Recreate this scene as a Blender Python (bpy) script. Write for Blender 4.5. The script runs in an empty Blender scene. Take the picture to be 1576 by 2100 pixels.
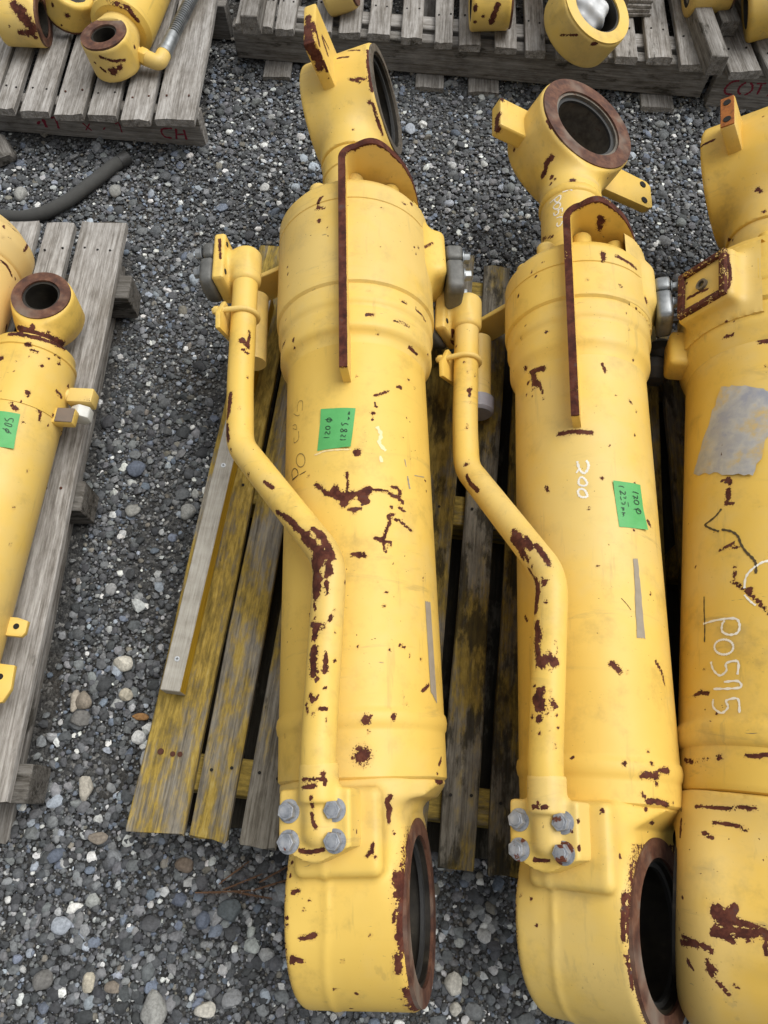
import bpy, bmesh, math, random
import numpy as np
from mathutils import Matrix, Vector
random.seed(7); rng = np.random.default_rng(7)
S = bpy.context.scene
R = math.radians

# ------------------------------------------------------------------ camera, sky, sun, exposure
cam_d = bpy.data.cameras.new('camera'); cam = bpy.data.objects.new('camera', cam_d)
S.collection.objects.link(cam); S.camera = cam
cam.location = (0, 0, 1.62); cam.rotation_euler = (R(90 - 66.5), 0, 0)
cam_d.sensor_fit = 'VERTICAL'; cam_d.sensor_height = 24.0; cam_d.lens = 24.0 * 1520 / 2100
cam_d.clip_start = 0.02; cam_d.clip_end = 500

W = bpy.data.worlds.new('World'); S.world = W; W.use_nodes = True
wn = W.node_tree.nodes; wl = W.node_tree.links
sky = wn.new('ShaderNodeTexSky'); sky.sky_type = 'NISHITA'; sky.sun_disc = False
SUN_EL, SUN_AZ = R(64), R(62)           # azimuth clockwise from +Y
sky.sun_elevation = SUN_EL; sky.sun_rotation = SUN_AZ
sky.air_density = 1.0; sky.dust_density = 4.0; sky.ozone_density = 1.0
hsv = wn.new('ShaderNodeHueSaturation'); hsv.inputs['Saturation'].default_value = 0.12
wl.new(sky.outputs[0], hsv.inputs['Color']); wl.new(hsv.outputs[0], wn['Background'].inputs['Color'])
wn['Background'].inputs['Strength'].default_value = 0.105
sun_d = bpy.data.lights.new('sun', 'SUN'); sun_d.energy = 1.5; sun_d.angle = R(50); sun_d.color = (1, 0.985, 0.955)
sun = bpy.data.objects.new('sun', sun_d); S.collection.objects.link(sun)
sv = Vector((math.sin(SUN_AZ) * math.cos(SUN_EL), math.cos(SUN_AZ) * math.cos(SUN_EL), math.sin(SUN_EL)))
sun.rotation_euler = sv.to_track_quat('Z', 'Y').to_euler(); sun.location = sv * 20
S.view_settings.view_transform = 'Standard'; S.view_settings.look = 'None'
S.view_settings.gamma = 1; S.view_settings.exposure = 0.42; S.view_settings.use_curve_mapping = False

# ------------------------------------------------------------------ materials
class NT:
    def __init__(s, name):
        s.m = bpy.data.materials.new(name); s.m.use_nodes = True
        s.n = s.m.node_tree.nodes; s.l = s.m.node_tree.links; s.b = s.n['Principled BSDF']
    def put(s, sock, v):
        if isinstance(v, bpy.types.NodeSocket): s.l.new(v, sock)
        elif v is not None:
            if isinstance(v, tuple) and len(v) == 3 and sock.type == 'RGBA': v = v + (1,)
            sock.default_value = v
    def bs(s, **k):
        for a, v in k.items(): s.put(s.b.inputs[a.replace('_', ' ')], v)
    def obj(s):
        if not hasattr(s, 'tc'): s.tc = s.n.new('ShaderNodeTexCoord')
        return s.tc.outputs['Object']
    def map(s, v, scale=(1, 1, 1), loc=(0, 0, 0)):
        x = s.n.new('ShaderNodeMapping'); s.put(x.inputs['Vector'], v); x.inputs['Scale'].default_value = scale
        s.put(x.inputs['Location'], loc); return x.outputs[0]
    def noise(s, v, scale, detail=4, rough=.55, dist=0, color=False):
        x = s.n.new('ShaderNodeTexNoise'); s.put(x.inputs['Vector'], v); x.inputs['Scale'].default_value = scale
        x.inputs['Detail'].default_value = detail; x.inputs['Roughness'].default_value = rough
        x.inputs['Distortion'].default_value = dist; return x.outputs[1 if color else 0]
    def vor(s, v, scale, out='Distance', feature='F1', rnd=1):
        x = s.n.new('ShaderNodeTexVoronoi'); x.feature = feature; s.put(x.inputs['Vector'], v)
        x.inputs['Scale'].default_value = scale; x.inputs['Randomness'].default_value = rnd; return x.outputs[out]
    def m_(s, op, a, b=None, c=None, clamp=False):
        x = s.n.new('ShaderNodeMath'); x.operation = op; x.use_clamp = clamp
        s.put(x.inputs[0], a); s.put(x.inputs[1], b); s.put(x.inputs[2], c); return x.outputs[0]
    def step(s, v, a, b, lo=0., hi=1.):
        x = s.n.new('ShaderNodeMapRange'); x.interpolation_type = 'SMOOTHSTEP'
        for i, q in enumerate((v, a, b, lo, hi)): s.put(x.inputs[i], q)
        return x.outputs[0]
    def ramp(s, v, stops):
        x = s.n.new('ShaderNodeValToRGB'); s.put(x.inputs[0], v); e = x.color_ramp.elements
        while len(e) < len(stops): e.new(.5)
        for q, (p, c) in zip(e, stops): q.position = p; q.color = c + (1,) if len(c) == 3 else c
        return x.outputs[0]
    def mix(s, f, a, b, mode='MIX'):
        x = s.n.new('ShaderNodeMix'); x.data_type = 'RGBA'; x.blend_type = mode; x.clamp_factor = True
        s.put(x.inputs[0], f); s.put(x.inputs[6], a); s.put(x.inputs[7], b); return x.outputs[2]
    def attr(s, name, out='Fac'):
        x = s.n.new('ShaderNodeAttribute'); x.attribute_name = name; return x.outputs[out]
    def bump(s, h, strength=.3, dist=.002):
        x = s.n.new('ShaderNodeBump'); s.put(x.inputs['Height'], h); x.inputs['Strength'].default_value = strength
        x.inputs['Distance'].default_value = dist; s.l.new(x.outputs[0], s.b.inputs['Normal']); return x
    def info(s, out):
        x = s.n.new('ShaderNodeObjectInfo'); return x.outputs[out]

M = {}
def paint(name, col, dirt=.25, speck=.735):
    t = NT(name); o = t.obj()
    rnd = t.m_('MULTIPLY', t.info('Random'), 37.)
    x = t.n.new('ShaderNodeVectorMath'); x.operation = 'ADD'; t.put(x.inputs[0], o); t.put(x.inputs[1], rnd); p = x.outputs[0]
    n1 = t.noise(p, 110, 5, .6); n2 = t.noise(p, 32, 3); n3 = t.noise(p, 130, 2, .5); n4 = t.noise(p, 5, 2)
    w = t.attr('wear')
    f = t.m_('ADD', w, t.m_('MULTIPLY', t.step(w, .03, .2), t.m_('ADD', t.m_('MULTIPLY', t.m_('SUBTRACT', n1, .5), 1.25), t.m_('MULTIPLY', t.m_('SUBTRACT', n2, .5), .75))))
    rust = t.step(f, .485, .52)
    sp = t.m_('MULTIPLY', t.step(n3, speck, speck + .02), t.step(n4, .5, .6))
    rust = t.m_('MAXIMUM', rust, sp)
    n6 = t.noise(p, 330, 3, .6); rust = t.m_('MAXIMUM', rust, t.m_('MULTIPLY', t.step(t.m_('ADD', n6, t.m_('MULTIPLY', w, .42)), .74, .77), t.step(w, .04, .12)))
    rc = t.ramp(t.noise(p, 55, 6, .7), [(.3, (.026, .0065, .004)), (.46, (.062, .0145, .0075)), (.57, (.105, .029, .014)), (.66, (.078, .036, .028)), (.8, (.105, .085, .078))])
    big = t.noise(p, 3.5, 4, .6); stre = t.noise(t.map(p, (30, 3, 30)), 1.6, 4, .65)
    c = t.mix(t.step(big, .35, .7), col, tuple(v * k for v, k in zip(col, (.93, .90, .80))))
    dm = t.m_('MULTIPLY', t.step(t.noise(p, 11, 5, .7), .5, .75), dirt)
    c = t.mix(dm, c, (.36, .24, .06))
    c = t.mix(t.m_('MULTIPLY', t.step(stre, .6, .72), dirt * .6), c, (.30, .21, .07))
    # thin rust halo around chips and grey scuffs
    halo = t.m_('MULTIPLY', t.step(t.m_('ADD', w, t.m_('MULTIPLY', t.m_('SUBTRACT', n2, .5), .5)), .10, .5), .34)
    c = t.mix(halo, c, (.46, .24, .05))
    dust = t.m_('MULTIPLY', t.step(t.noise(p, 2.2, 5, .68), .44, .62), .30); c = t.mix(dust, c, (.60, .50, .27))
    grime = t.m_('MULTIPLY', t.step(t.noise(t.map(p, (4, 26, 4)), 1., 5, .7, .8), .57, .70), t.m_('MULTIPLY', t.step(n4, .42, .6), dirt * .75)); c = t.mix(grime, c, (.27, .20, .085))
    pits = t.m_('MULTIPLY', t.step(t.noise(p, 240, 2, .5), .69, .73), t.step(t.noise(p, 14, 3), .52, .66)); c = t.mix(t.m_('MULTIPLY', pits, .55), c, (.20, .12, .04))
    sc = t.m_('MULTIPLY', t.step(t.noise(t.map(p, (14, 60, 14)), 2.3, 3, .6, 1.2), .70, .74), t.step(n2, .5, .62))
    c = t.mix(t.m_('MULTIPLY', sc, dirt * 1.6), c, (.16, .125, .07))
    col_o = t.mix(rust, c, rc)
    t.bs(Base_Color=col_o, Roughness=t.m_('ADD', t.m_('MULTIPLY', rust, .42), t.m_('ADD', .30, t.m_('MULTIPLY', t.noise(p, 9, 4, .65), .32))))
    t.b.inputs['Specular IOR Level'].default_value = .34
    t.bump(t.m_('ADD', t.m_('MULTIPLY', t.m_('SUBTRACT', 1., rust), .6), t.m_('ADD', t.m_('MULTIPLY', t.noise(p, 18, 3), .35), t.m_('MULTIPLY', t.m_('MULTIPLY', rust, t.noise(p, 300, 3)), .6))), .5, .0012)
    M[name] = t.m
paint('yellow_paint', (.755, .515, .115), .46)
paint('deep_yellow_paint', (.70, .455, .085), .62)
paint('pale_yellow_paint', (.80, .56, .21), .22)

def rustmat():
    t = NT('rust'); p = t.obj()
    a = t.noise(p, 38, 6, .65); b = t.noise(p, 9, 3)
    c = t.ramp(a, [(.3, (.040, .015, .010)), (.48, (.095, .037, .020)), (.6, (.15, .064, .033)), (.75, (.145, .108, .08))])
    c = t.mix(t.m_('MULTIPLY', t.step(b, .5, .68), .8), c, (.19, .155, .12))
    t.bs(Base_Color=c, Roughness=.75); t.bump(a, .6, .0012); M['rust'] = t.m
    t = NT('orange_rust'); p = t.obj(); a = t.noise(p, 60, 6, .65)
    t.bs(Base_Color=t.ramp(a, [(.3, (.10, .025, .006)), (.55, (.36, .12, .02)), (.75, (.20, .05, .01))]), Roughness=.85); t.bump(a, .6, .001); M['orange_rust'] = t.m
    t = NT('dark_bore'); p = t.obj(); a = t.noise(p, 22, 5, .6)
    t.bs(Base_Color=t.ramp(a, [(.35, (.012, .010, .008)), (.6, (.035, .03, .022)), (.75, (.085, .07, .05))]), Roughness=.5, Metallic=.3); t.bump(a, .3, .001); M['dark_bore'] = t.m
    t = NT('worn_steel'); p = t.obj(); a = t.noise(p, 45, 5, .6)
    t.bs(Base_Color=t.ramp(a, [(.3, (.09, .075, .06)), (.6, (.20, .175, .14)), (.75, (.11, .05, .03))]), Roughness=.5, Metallic=.4); t.bump(a, .3, .0008); M['worn_steel'] = t.m
    t = NT('zinc'); p = t.obj(); a = t.noise(p, 30, 5, .6); w = t.noise(p, 70, 4, .6)
    c = t.ramp(a, [(.3, (.16, .17, .175)), (.55, (.30, .315, .32)), (.75, (.42, .43, .43))])
    t.bs(Base_Color=c, Roughness=.42, Metallic=.65); t.bump(w, .2, .0006); M['zinc'] = t.m
    t = NT('bolt_zinc'); p = t.obj(); a = t.noise(p, 90, 4, .6)
    r = t.step(t.m_('ADD', t.noise(p, 60, 3), t.m_('MULTIPLY', t.info('Random'), .14)), .67, .71)
    c = t.mix(r, t.ramp(a, [(.3, (.20, .215, .235)), (.55, (.34, .355, .38)), (.8, (.46, .46, .45))]), (.12, .032, .012))
    t.bs(Base_Color=c, Roughness=.5, Metallic=t.m_('MULTIPLY', t.m_('SUBTRACT', 1., r), .4)); M['bolt_zinc'] = t.m
    t = NT('grey_casting'); p = t.obj(); a = t.noise(p, 40, 5, .6)
    t.bs(Base_Color=t.ramp(a, [(.3, (.085, .085, .078)), (.6, (.15, .15, .14)), (.8, (.21, .205, .19))]), Roughness=.55, Metallic=.25); t.bump(a, .2, .0006); M['grey_casting'] = t.m
    for n, c, ro in (('black_rubber', (.03, .03, .029), .6), ('dusty_rubber', (.058, .058, .054), .9), ('white_plastic', (.62, .62, .57), .4), ('grey_plastic', (.30, .29, .32), .5),
                     ('marker_ink', (.012, .035, .02), .6), ('chalk_paint', (.80, .76, .66), .8), ('red_stencil', (.20, .012, .03), .8),
                     ('faint_ink', (.25, .17, .05), .8), ('dark_mark', (.075, .05, .02), .8), ('pale_film', (.80, .62, .30), .35), ('screw_steel', (.6, .62, .63), .35),
                     ('dry_foliage', (.17, .092, .05), .9), ('nail_rust', (.075, .025, .012), .9), ('nail_hole', (.012, .010, .008), .9), ('chrome', (.75, .75, .76), .12), ('white_wrap', (.62, .63, .63), .32), ('grey_residue', (.30, .255, .19), .75)):
        t = NT(n); p = t.obj(); a = t.noise(p, 60, 4)
        t.bs(Base_Color=t.mix(a, tuple(v * .75 for v in c), tuple(min(1, v * 1.2) for v in c)), Roughness=ro)
        if n in ('chrome', 'screw_steel'): t.bs(Metallic=.9)
        if n == 'black_rubber': t.bump(t.noise(p, 120, 3), .3, .001)
        M[n] = t.m
    t = NT('green_tape'); p = t.obj(); a = t.noise(p, 40, 3); gl = t.noise(t.map(p, (1, 1, 1)), 900, 1)
    t.bs(Base_Color=t.mix(a, (.07, .33, .085), (.105, .42, .125)), Roughness=.55); t.bump(t.m_('ADD', gl, t.m_('MULTIPLY', a, 3.)), .12, .0006); M['green_tape'] = t.m
    t = NT('silver_tape_remains'); p = t.obj(); a = t.noise(p, 16, 6, .65); b = t.noise(p, 60, 4)
    c = t.ramp(a, [(.34, (.28, .285, .32)), (.48, (.42, .40, .36)), (.58, (.46, .36, .20)), (.68, (.60, .38, .07))])
    t.bs(Base_Color=t.mix(t.step(b, .4, .75), c, (.34, .33, .32)), Roughness=.45); t.bump(b, .35, .001); M['silver_tape_remains'] = t.m
rustmat()

def wood(name, yellow=False):
    # object colour channels: r = paint amount, g = dark mildew and painted shade, b = brightness
    t = NT(name); oi = t.n.new('ShaderNodeObjectInfo'); sep = t.n.new('ShaderNodeSeparateColor'); t.l.new(oi.outputs['Color'], sep.inputs[0])
    cr, cg, cb = sep.outputs
    x = t.n.new('ShaderNodeVectorMath'); x.operation = 'ADD'; t.put(x.inputs[0], t.obj()); t.put(x.inputs[1], t.m_('MULTIPLY', oi.outputs['Random'], 23.)); p = x.outputs[0]
    fib = t.noise(t.map(p, (260, 9, 260)), 1., 4, .7); gr = t.noise(t.map(p, (55, 2.2, 55)), 1., 5, .65, .6)
    pat = t.noise(t.map(p, (9, 3.5, 9)), 1., 5, .62); mott = t.noise(t.map(p, (90, 26, 90)), 1., 4, .7)
    g = t.m_('ADD', t.m_('MULTIPLY', fib, .38), t.m_('ADD', t.m_('MULTIPLY', gr, .37), t.m_('MULTIPLY', mott, .25)))
    c = t.ramp(g, [(.30, (.045, .040, .034)), (.43, (.155, .142, .125)), (.53, (.285, .27, .25)), (.66, (.46, .445, .42))])
    c = t.mix(t.step(pat, .50, .72), c, t.mix(.5, c, (.10, .085, .065)))
    if yellow:
        ym = t.m_('ADD', t.m_('MULTIPLY', pat, .75), t.m_('ADD', t.m_('MULTIPLY', mott, .28), t.m_('MULTIPLY', gr, .22)))
        ym = t.step(t.m_('ADD', ym, t.m_('MULTIPLY', t.m_('SUBTRACT', cr, .5), .62)), .56, .70)
        yc = t.ramp(t.m_('ADD', t.m_('MULTIPLY', g, .7), t.m_('MULTIPLY', mott, .3)), [(.33, (.07, .052, .012)), (.47, (.23, .165, .035)), (.56, (.40, .285, .055)), (.68, (.50, .405, .16))])
        c = t.mix(t.m_('MULTIPLY', ym, .93), c, yc)
        c = t.mix(.30, c, t.mix(1., c, (.85, .75, .42), 'MULTIPLY'))
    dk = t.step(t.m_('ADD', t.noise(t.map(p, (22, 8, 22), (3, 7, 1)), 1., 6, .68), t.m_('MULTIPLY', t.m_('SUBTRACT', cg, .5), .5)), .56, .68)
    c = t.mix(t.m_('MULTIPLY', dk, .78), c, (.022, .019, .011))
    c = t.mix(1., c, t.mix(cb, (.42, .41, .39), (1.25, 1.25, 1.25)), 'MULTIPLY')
    t.bs(Base_Color=c, Roughness=.88); t.b.inputs['Specular IOR Level'].default_value = .2
    t.bump(t.m_('ADD', t.m_('MULTIPLY', fib, .6), gr), .75, .002); M[name] = t.m
wood('grey_wood'); wood('yellow_wood', True)
def timbermat():
    t = NT('sawn_timber'); p = t.obj(); f = t.noise(t.map(p, (300, 14, 300)), 1., 4, .7); g = t.noise(t.map(p, (20, 40, 20)), 1., 4)
    v = t.m_('ADD', t.m_('MULTIPLY', f, .6), t.m_('MULTIPLY', g, .4))
    t.bs(Base_Color=t.ramp(v, [(.32, (.21, .19, .155)), (.5, (.335, .315, .27)), (.66, (.42, .40, .35))]), Roughness=.85); t.bump(f, .5, .001); M['sawn_timber'] = t.m
    t = NT('painted_timber'); p = t.obj(); f = t.noise(t.map(p, (200, 8, 200)), 1., 4, .7)
    t.bs(Base_Color=t.ramp(f, [(.32, (.30, .18, .006)), (.5, (.46, .28, .008)), (.66, (.55, .36, .02))]), Roughness=.7); t.bump(f, .4, .001); M['painted_timber'] = t.m
timbermat()
def groundmats():
    t = NT('gravel_stones'); c = t.attr('stone', 'Color'); p = t.obj(); a = t.noise(p, 160, 5, .65); b = t.noise(p, 420, 3, .6)
    c = t.mix(1., c, t.ramp(a, [(.3, (.62, .61, .60)), (.5, (1., 1., 1.)), (.7, (1.3, 1.3, 1.28))]), 'MULTIPLY')
    t.bs(Base_Color=c, Roughness=.8); t.b.inputs['Specular IOR Level'].default_value = .35
    t.bump(t.m_('ADD', a, t.m_('MULTIPLY', b, .5)), .6, .0016); M['gravel_stones'] = t.m
    t = NT('ground_grit'); p = t.obj(); a = t.noise(p, 220, 5, .7); v = t.vor(p, 150, 'Color'); vd = t.vor(p, 150); b = t.noise(p, 2.2, 4)
    sp = t.n.new('ShaderNodeSeparateColor'); t.l.new(v, sp.inputs[0])
    c = t.ramp(sp.outputs[0], [(.0, (.030, .030, .030)), (.6, (.075, .075, .073)), (.88, (.13, .128, .12)), (.97, (.27, .265, .25))])
    br = t.step(b, .52, .66)
    c = t.mix(t.m_('MULTIPLY', br, .55), c, t.ramp(a, [(.3, (.032, .026, .018)), (.7, (.085, .068, .047))]))
    t.bs(Base_Color=c, Roughness=.92); t.bump(t.m_('ADD', t.m_('MULTIPLY', vd, -1.), a), .9, .006); M['ground_grit'] = t.m
groundmats()

# ------------------------------------------------------------------ mesh helpers
C = S.collection; REG = {}
def empty(name, loc=(0, 0, 0), rot=(0, 0, 0), order='YXZ'):
    o = bpy.data.objects.new(name, None); C.objects.link(o); o.location = loc; o.rotation_mode = order; o.rotation_euler = rot
    o.empty_display_size = .05; return o
def tag(o, label=None, cat=None, group=None, kind=None):
    for k, v in (('label', label), ('category', cat), ('group', group), ('kind', kind)):
        if v: o[k] = v
    return o
class MB:
    def __init__(s): s.v = []; s.f = []; s.mi = []; s.w = {}; s.cm = 0
    def add(s, vs, fs, mat=None):
        k = len(s.v)
        if mat is not None: vs = [mat @ Vector(v) for v in vs]
        s.v += [tuple(v) for v in vs]; s.f += [tuple(i + k for i in f) for f in fs]; s.mi += [s.cm] * len(fs); return s
    def bm(s, bm, mat=None):
        bm.verts.index_update(); s.add([v.co.copy() for v in bm.verts], [[v.index for v in f.verts] for f in bm.faces], mat); bm.free(); return s
    def box(s, c, d, mat=None, bevel=.002, seg=1, jit=0):
        b = bmesh.new(); bmesh.ops.create_cube(b, size=1)
        for v in b.verts: v.co = Vector((v.co.x * d[0], v.co.y * d[1], v.co.z * d[2])) + Vector((random.uniform(-jit, jit), random.uniform(-jit, jit), 0))
        if bevel: bmesh.ops.bevel(b, geom=b.edges[:], offset=bevel, segments=seg, affect='EDGES', profile=.5)
        for v in b.verts: v.co += Vector(c)
        return s.bm(b, mat)
    def prism(s, pts, h, mat=None, bevel=.002, seg=2, holes=()):
        b = bmesh.new(); vs = [b.verts.new((x, y, 0)) for x, y in pts]; f = b.faces.new(vs)
        r = bmesh.ops.extrude_face_region(b, geom=[f])
        for e in r['geom']:
            if isinstance(e, bmesh.types.BMVert): e.co.z += h
        bmesh.ops.recalc_face_normals(b, faces=b.faces[:])
        if bevel: bmesh.ops.bevel(b, geom=b.edges[:], offset=bevel, segments=seg, affect='EDGES', profile=.5)
        return s.bm(b, mat)
    def lathe(s, prof, segs=48, mat=None, closed=False):      # profile (s along Y, r)
        n = len(prof); vs = []; fs = []
        for (y, r) in prof:
            for k in range(segs):
                a = 2 * math.pi * k / segs; vs.append((r * math.sin(a), y, r * math.cos(a)))
        m = n if closed else n - 1
        for i in range(m):
            j = (i + 1) % n
            for k in range(segs):
                k2 = (k + 1) % segs; fs.append((i * segs + k, i * segs + k2, j * segs + k2, j * segs + k))
        if not closed:
            if prof[0][1] > 1e-6: fs.append(tuple(range(segs - 1, -1, -1)))
            if prof[-1][1] > 1e-6: fs.append(tuple((n - 1) * segs + k for k in range(segs)))
        return s.add(vs, fs, mat)
    def sweep(s, path, rad, segs=24, mat=None, cap=True):
        P = [Vector(p) for p in path]; n = len(P); vs = []; fs = []
        T = [(P[min(i + 1, n - 1)] - P[max(i - 1, 0)]).normalized() for i in range(n)]
        u = T[0].orthogonal().normalized()
        for i in range(n):
            u = (u - T[i] * u.dot(T[i])).normalized(); w = T[i].cross(u); r = rad[i] if isinstance(rad, (list, tuple)) else rad
            for k in range(segs):
                a = 2 * math.pi * k / segs; vs.append(P[i] + (u * math.cos(a) + w * math.sin(a)) * r)
        for i in range(n - 1):
            for k in range(segs):
                k2 = (k + 1) % segs; fs.append((i * segs + k, i * segs + k2, (i + 1) * segs + k2, (i + 1) * segs + k))
        if cap: fs.append(tuple(range(segs - 1, -1, -1))); fs.append(tuple((n - 1) * segs + k for k in range(segs)))
        return s.add(vs, fs, mat)
    def build(s, name, mat, parent=None, key=None, smooth=True, ang=38, wear=None, kind=None):
        me = bpy.data.meshes.new(name); me.from_pydata([tuple(v) for v in s.v], [], s.f)
        mats = mat if isinstance(mat, (list, tuple)) else [mat]
        for q in mats: me.materials.append(M[q] if isinstance(q, str) else q)
        if len(mats) > 1: me.polygons.foreach_set('material_index', s.mi)
        if smooth:
            me.polygons.foreach_set('use_smooth', [True] * len(me.polygons)); me.set_sharp_from_angle(angle=R(ang))
        o = bpy.data.objects.new(name, me); C.objects.link(o); o.parent = parent
        if wear is not None:
            a = me.attributes.new('wear', 'FLOAT', 'POINT'); a.data.foreach_set('value', np.asarray(wear, dtype=np.float32))
        if key: REG[key] = o
        if kind: o['kind'] = kind
        me.update(); return o
def rot(ax, deg): return Matrix.Rotation(R(deg), 4, ax)
def tr(x, y, z): return Matrix.Translation((x, y, z))
def dense(prof, step=.005):
    out = [prof[0]]
    for a, b in zip(prof, prof[1:]):
        n = max(1, int(math.hypot(b[0] - a[0], b[1] - a[1]) / step))
        out += [(a[0] + (b[0] - a[0]) * i / n, a[1] + (b[1] - a[1]) * i / n) for i in range(1, n + 1)]
    return out
def fillet_path(pts, rads, step=.012):
    P = [Vector(p) for p in pts]; out = [P[0]]
    for i in range(1, len(P) - 1):
        a = (P[i - 1] - P[i]).normalized(); b = (P[i + 1] - P[i]).normalized(); ang = a.angle(b)
        d = rads[i - 1] / math.tan(ang / 2); d = min(d, .48 * (P[i - 1] - P[i]).length, .48 * (P[i + 1] - P[i]).length)
        s0, s1 = P[i] + a * d, P[i] + b * d
        for k in range(11):
            t = k / 10; out.append(s0 * (1 - t) ** 2 + P[i] * 2 * t * (1 - t) + s1 * t * t)
    out.append(P[-1]); res = [out[0]]
    for a, b in zip(out, out[1:]):
        n = max(1, int((b - a).length / step)); res += [a.lerp(b, k / n) for k in range(1, n + 1)]
    return res
# signed-distance solids meshed by surface nets: forged lugs with real fillets
def nets(f, lo, hi, h=.0045):
    ax = [np.arange(lo[i] - 2 * h, hi[i] + 2 * h, h) for i in range(3)]
    X, Y, Z = np.meshgrid(*ax, indexing='ij'); D = f(X, Y, Z); n = D.shape; ins = D < 0
    cells = tuple(k - 1 for k in n); cnt = np.zeros(cells); acc = np.zeros(cells + (3,)); sl = lambda o, k: slice(o, o + k)
    co = [(a, b, c) for a in (0, 1) for b in (0, 1) for c in (0, 1)]
    for a in co:
        for b in co:
            if sum(b) - sum(a) == 1 and all(y >= x for x, y in zip(a, b)):
                da = D[tuple(sl(a[i], cells[i]) for i in range(3))]; db = D[tuple(sl(b[i], cells[i]) for i in range(3))]
                m = (da < 0) != (db < 0); t = np.where(m, da / np.where(m, da - db, 1), 0); cnt += m
                for i in range(3): acc[..., i] += np.where(m, a[i] + t * (b[i] - a[i]), 0)
    act = cnt > 0; idx = -np.ones(cells, int); idx[act] = np.arange(act.sum())
    ii = np.argwhere(act); V = (ii + acc[act] / cnt[act][:, None]) * h + np.array([a[0] for a in ax]); F = []
    for d in range(3):
        e = [slice(None)] * 3; g = [slice(None)] * 3; e[d] = slice(0, n[d] - 1); g[d] = slice(1, n[d])
        a, b = ins[tuple(e)], ins[tuple(g)]; w = np.argwhere(a != b); u, v = (d + 1) % 3, (d + 2) % 3
        w = w[(w[:, u] > 0) & (w[:, v] > 0) & (w[:, u] < n[u] - 1) & (w[:, v] < n[v] - 1)]
        def cell(du, dv): q = w.copy(); q[:, u] += du; q[:, v] += dv; return idx[q[:, 0], q[:, 1], q[:, 2]]
        q = np.stack([cell(-1, -1), cell(0, -1), cell(0, 0), cell(-1, 0)], 1); s = a[w[:, 0], w[:, 1], w[:, 2]]
        q[~s] = q[~s][:, ::-1]; F.append(q)
    mb = MB(); mb.v = [tuple(v) for v in V]; mb.f = [tuple(int(i) for i in q) for q in np.concatenate(F)]; mb.mi = [0] * len(mb.f); return mb
def sbox(x, y, z, c, hd, r=.01):
    q = [np.abs(v - cc) - (hh - r) for v, cc, hh in zip((x, y, z), c, hd)]
    return np.sqrt(sum(np.maximum(k, 0) ** 2 for k in q)) + np.minimum(np.maximum(np.maximum(q[0], q[1]), q[2]), 0) - r
def scyl(l, a, b, r, h, rd=.004):           # l along axis, (a, b) radial
    d0 = np.sqrt(a * a + b * b) - (r - rd); d1 = np.abs(l) - (h - rd)
    return np.minimum(np.maximum(d0, d1), 0) + np.sqrt(np.maximum(d0, 0) ** 2 + np.maximum(d1, 0) ** 2) - rd
def smin(a, b, k):
    h = np.clip(.5 + .5 * (b - a) / k, 0, 1); return b * (1 - h) + a * h - k * h * (1 - h)
def hexpts(r): return [(r * math.cos(k * math.pi / 3), r * math.sin(k * math.pi / 3)) for k in range(6)]
def bolt(parent, pos, nrm, r=.012, h=.012, mat='bolt_zinc', name='flange_bolt', washer=1.25):
    q = Vector(nrm).to_track_quat('Z', 'Y').to_matrix().to_4x4(); q.translation = Vector(pos); q = q @ rot('Z', random.uniform(0, 60))
    b = MB(); b.lathe([(0, r * washer), (h * .18, r * washer), (h * .22, r * .95)], 24, q @ rot('X', 90)); b.prism(hexpts(r), h, q @ tr(0, 0, h * .2), .0012)
    b.lathe([(h * 1.1, r * .72), (h * 1.28, r * .6), (h * 1.28, 0)], 16, q @ rot('X', 90))
    return b.build(name, mat, parent, ang=18)
def disc(name, mat, parent, pos, nrm, r, t=.0012, n=12):
    q = Vector(nrm).to_track_quat('Z', 'Y').to_matrix().to_4x4(); q.translation = Vector(pos)
    return MB().lathe([(-t, r), (t, r), (t, 0)], n, q @ rot('X', 90)).build(name, mat, parent)

# ------------------------------------------------------------------ ground and gravel
g = MB(); N = 24
gx = [-60, -20, -8, -4] + [-3 + 6 * i / N for i in range(N + 1)] + [4, 8, 20, 60]; gy = [-60, -20, -6, -2] + [-1 + 6 * i / N for i in range(N + 1)] + [7, 10, 25, 60]
g.v = [(x, y, 0 if abs(x) > 3 or y < -1 or y > 5 else .004 * math.sin(3.1 * x + 1) * math.cos(2.7 * y) - .003) for y in gy for x in gx]
g.f = [(j * len(gx) + i, j * len(gx) + i + 1, (j + 1) * len(gx) + i + 1, (j + 1) * len(gx) + i) for j in range(len(gy) - 1) for i in range(len(gx) - 1)]; g.mi = [0] * len(g.f)
tag(g.build('ground', 'ground_grit'), kind='structure')

def ico(sub):
    b = bmesh.new(); bmesh.ops.create_icosphere(b, subdivisions=sub, radius=1); b.verts.index_update()
    v = np.array([q.co[:] for q in b.verts]); f = np.array([[w.index for w in q.verts] for q in b.faces]); b.free(); return v, f
def rocky(v, k, blend, r):
    nn = r.normal(size=(k, 3)); nn /= np.linalg.norm(nn, axis=1)[:, None]; d = r.uniform(.62, 1., k)
    q = v @ nn.T; rad = np.min(np.where(q > .05, d / np.maximum(q, .05), 9), axis=1); rad = np.minimum(rad, 1.12)
    return v * (blend + (1 - blend) * rad)[:, None]
PAL = [(.33, (.060, .061, .062), .35), (.30, (.104, .105, .106), .3), (.16, (.175, .175, .172), .25), (.06, (.125, .142, .170), .3),
       (.025, (.15, .135, .11), .3), (.06, (.34, .335, .315), .25), (.03, (.28, .30, .325), .25), (.026, (.60, .585, .54), .12)]
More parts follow.
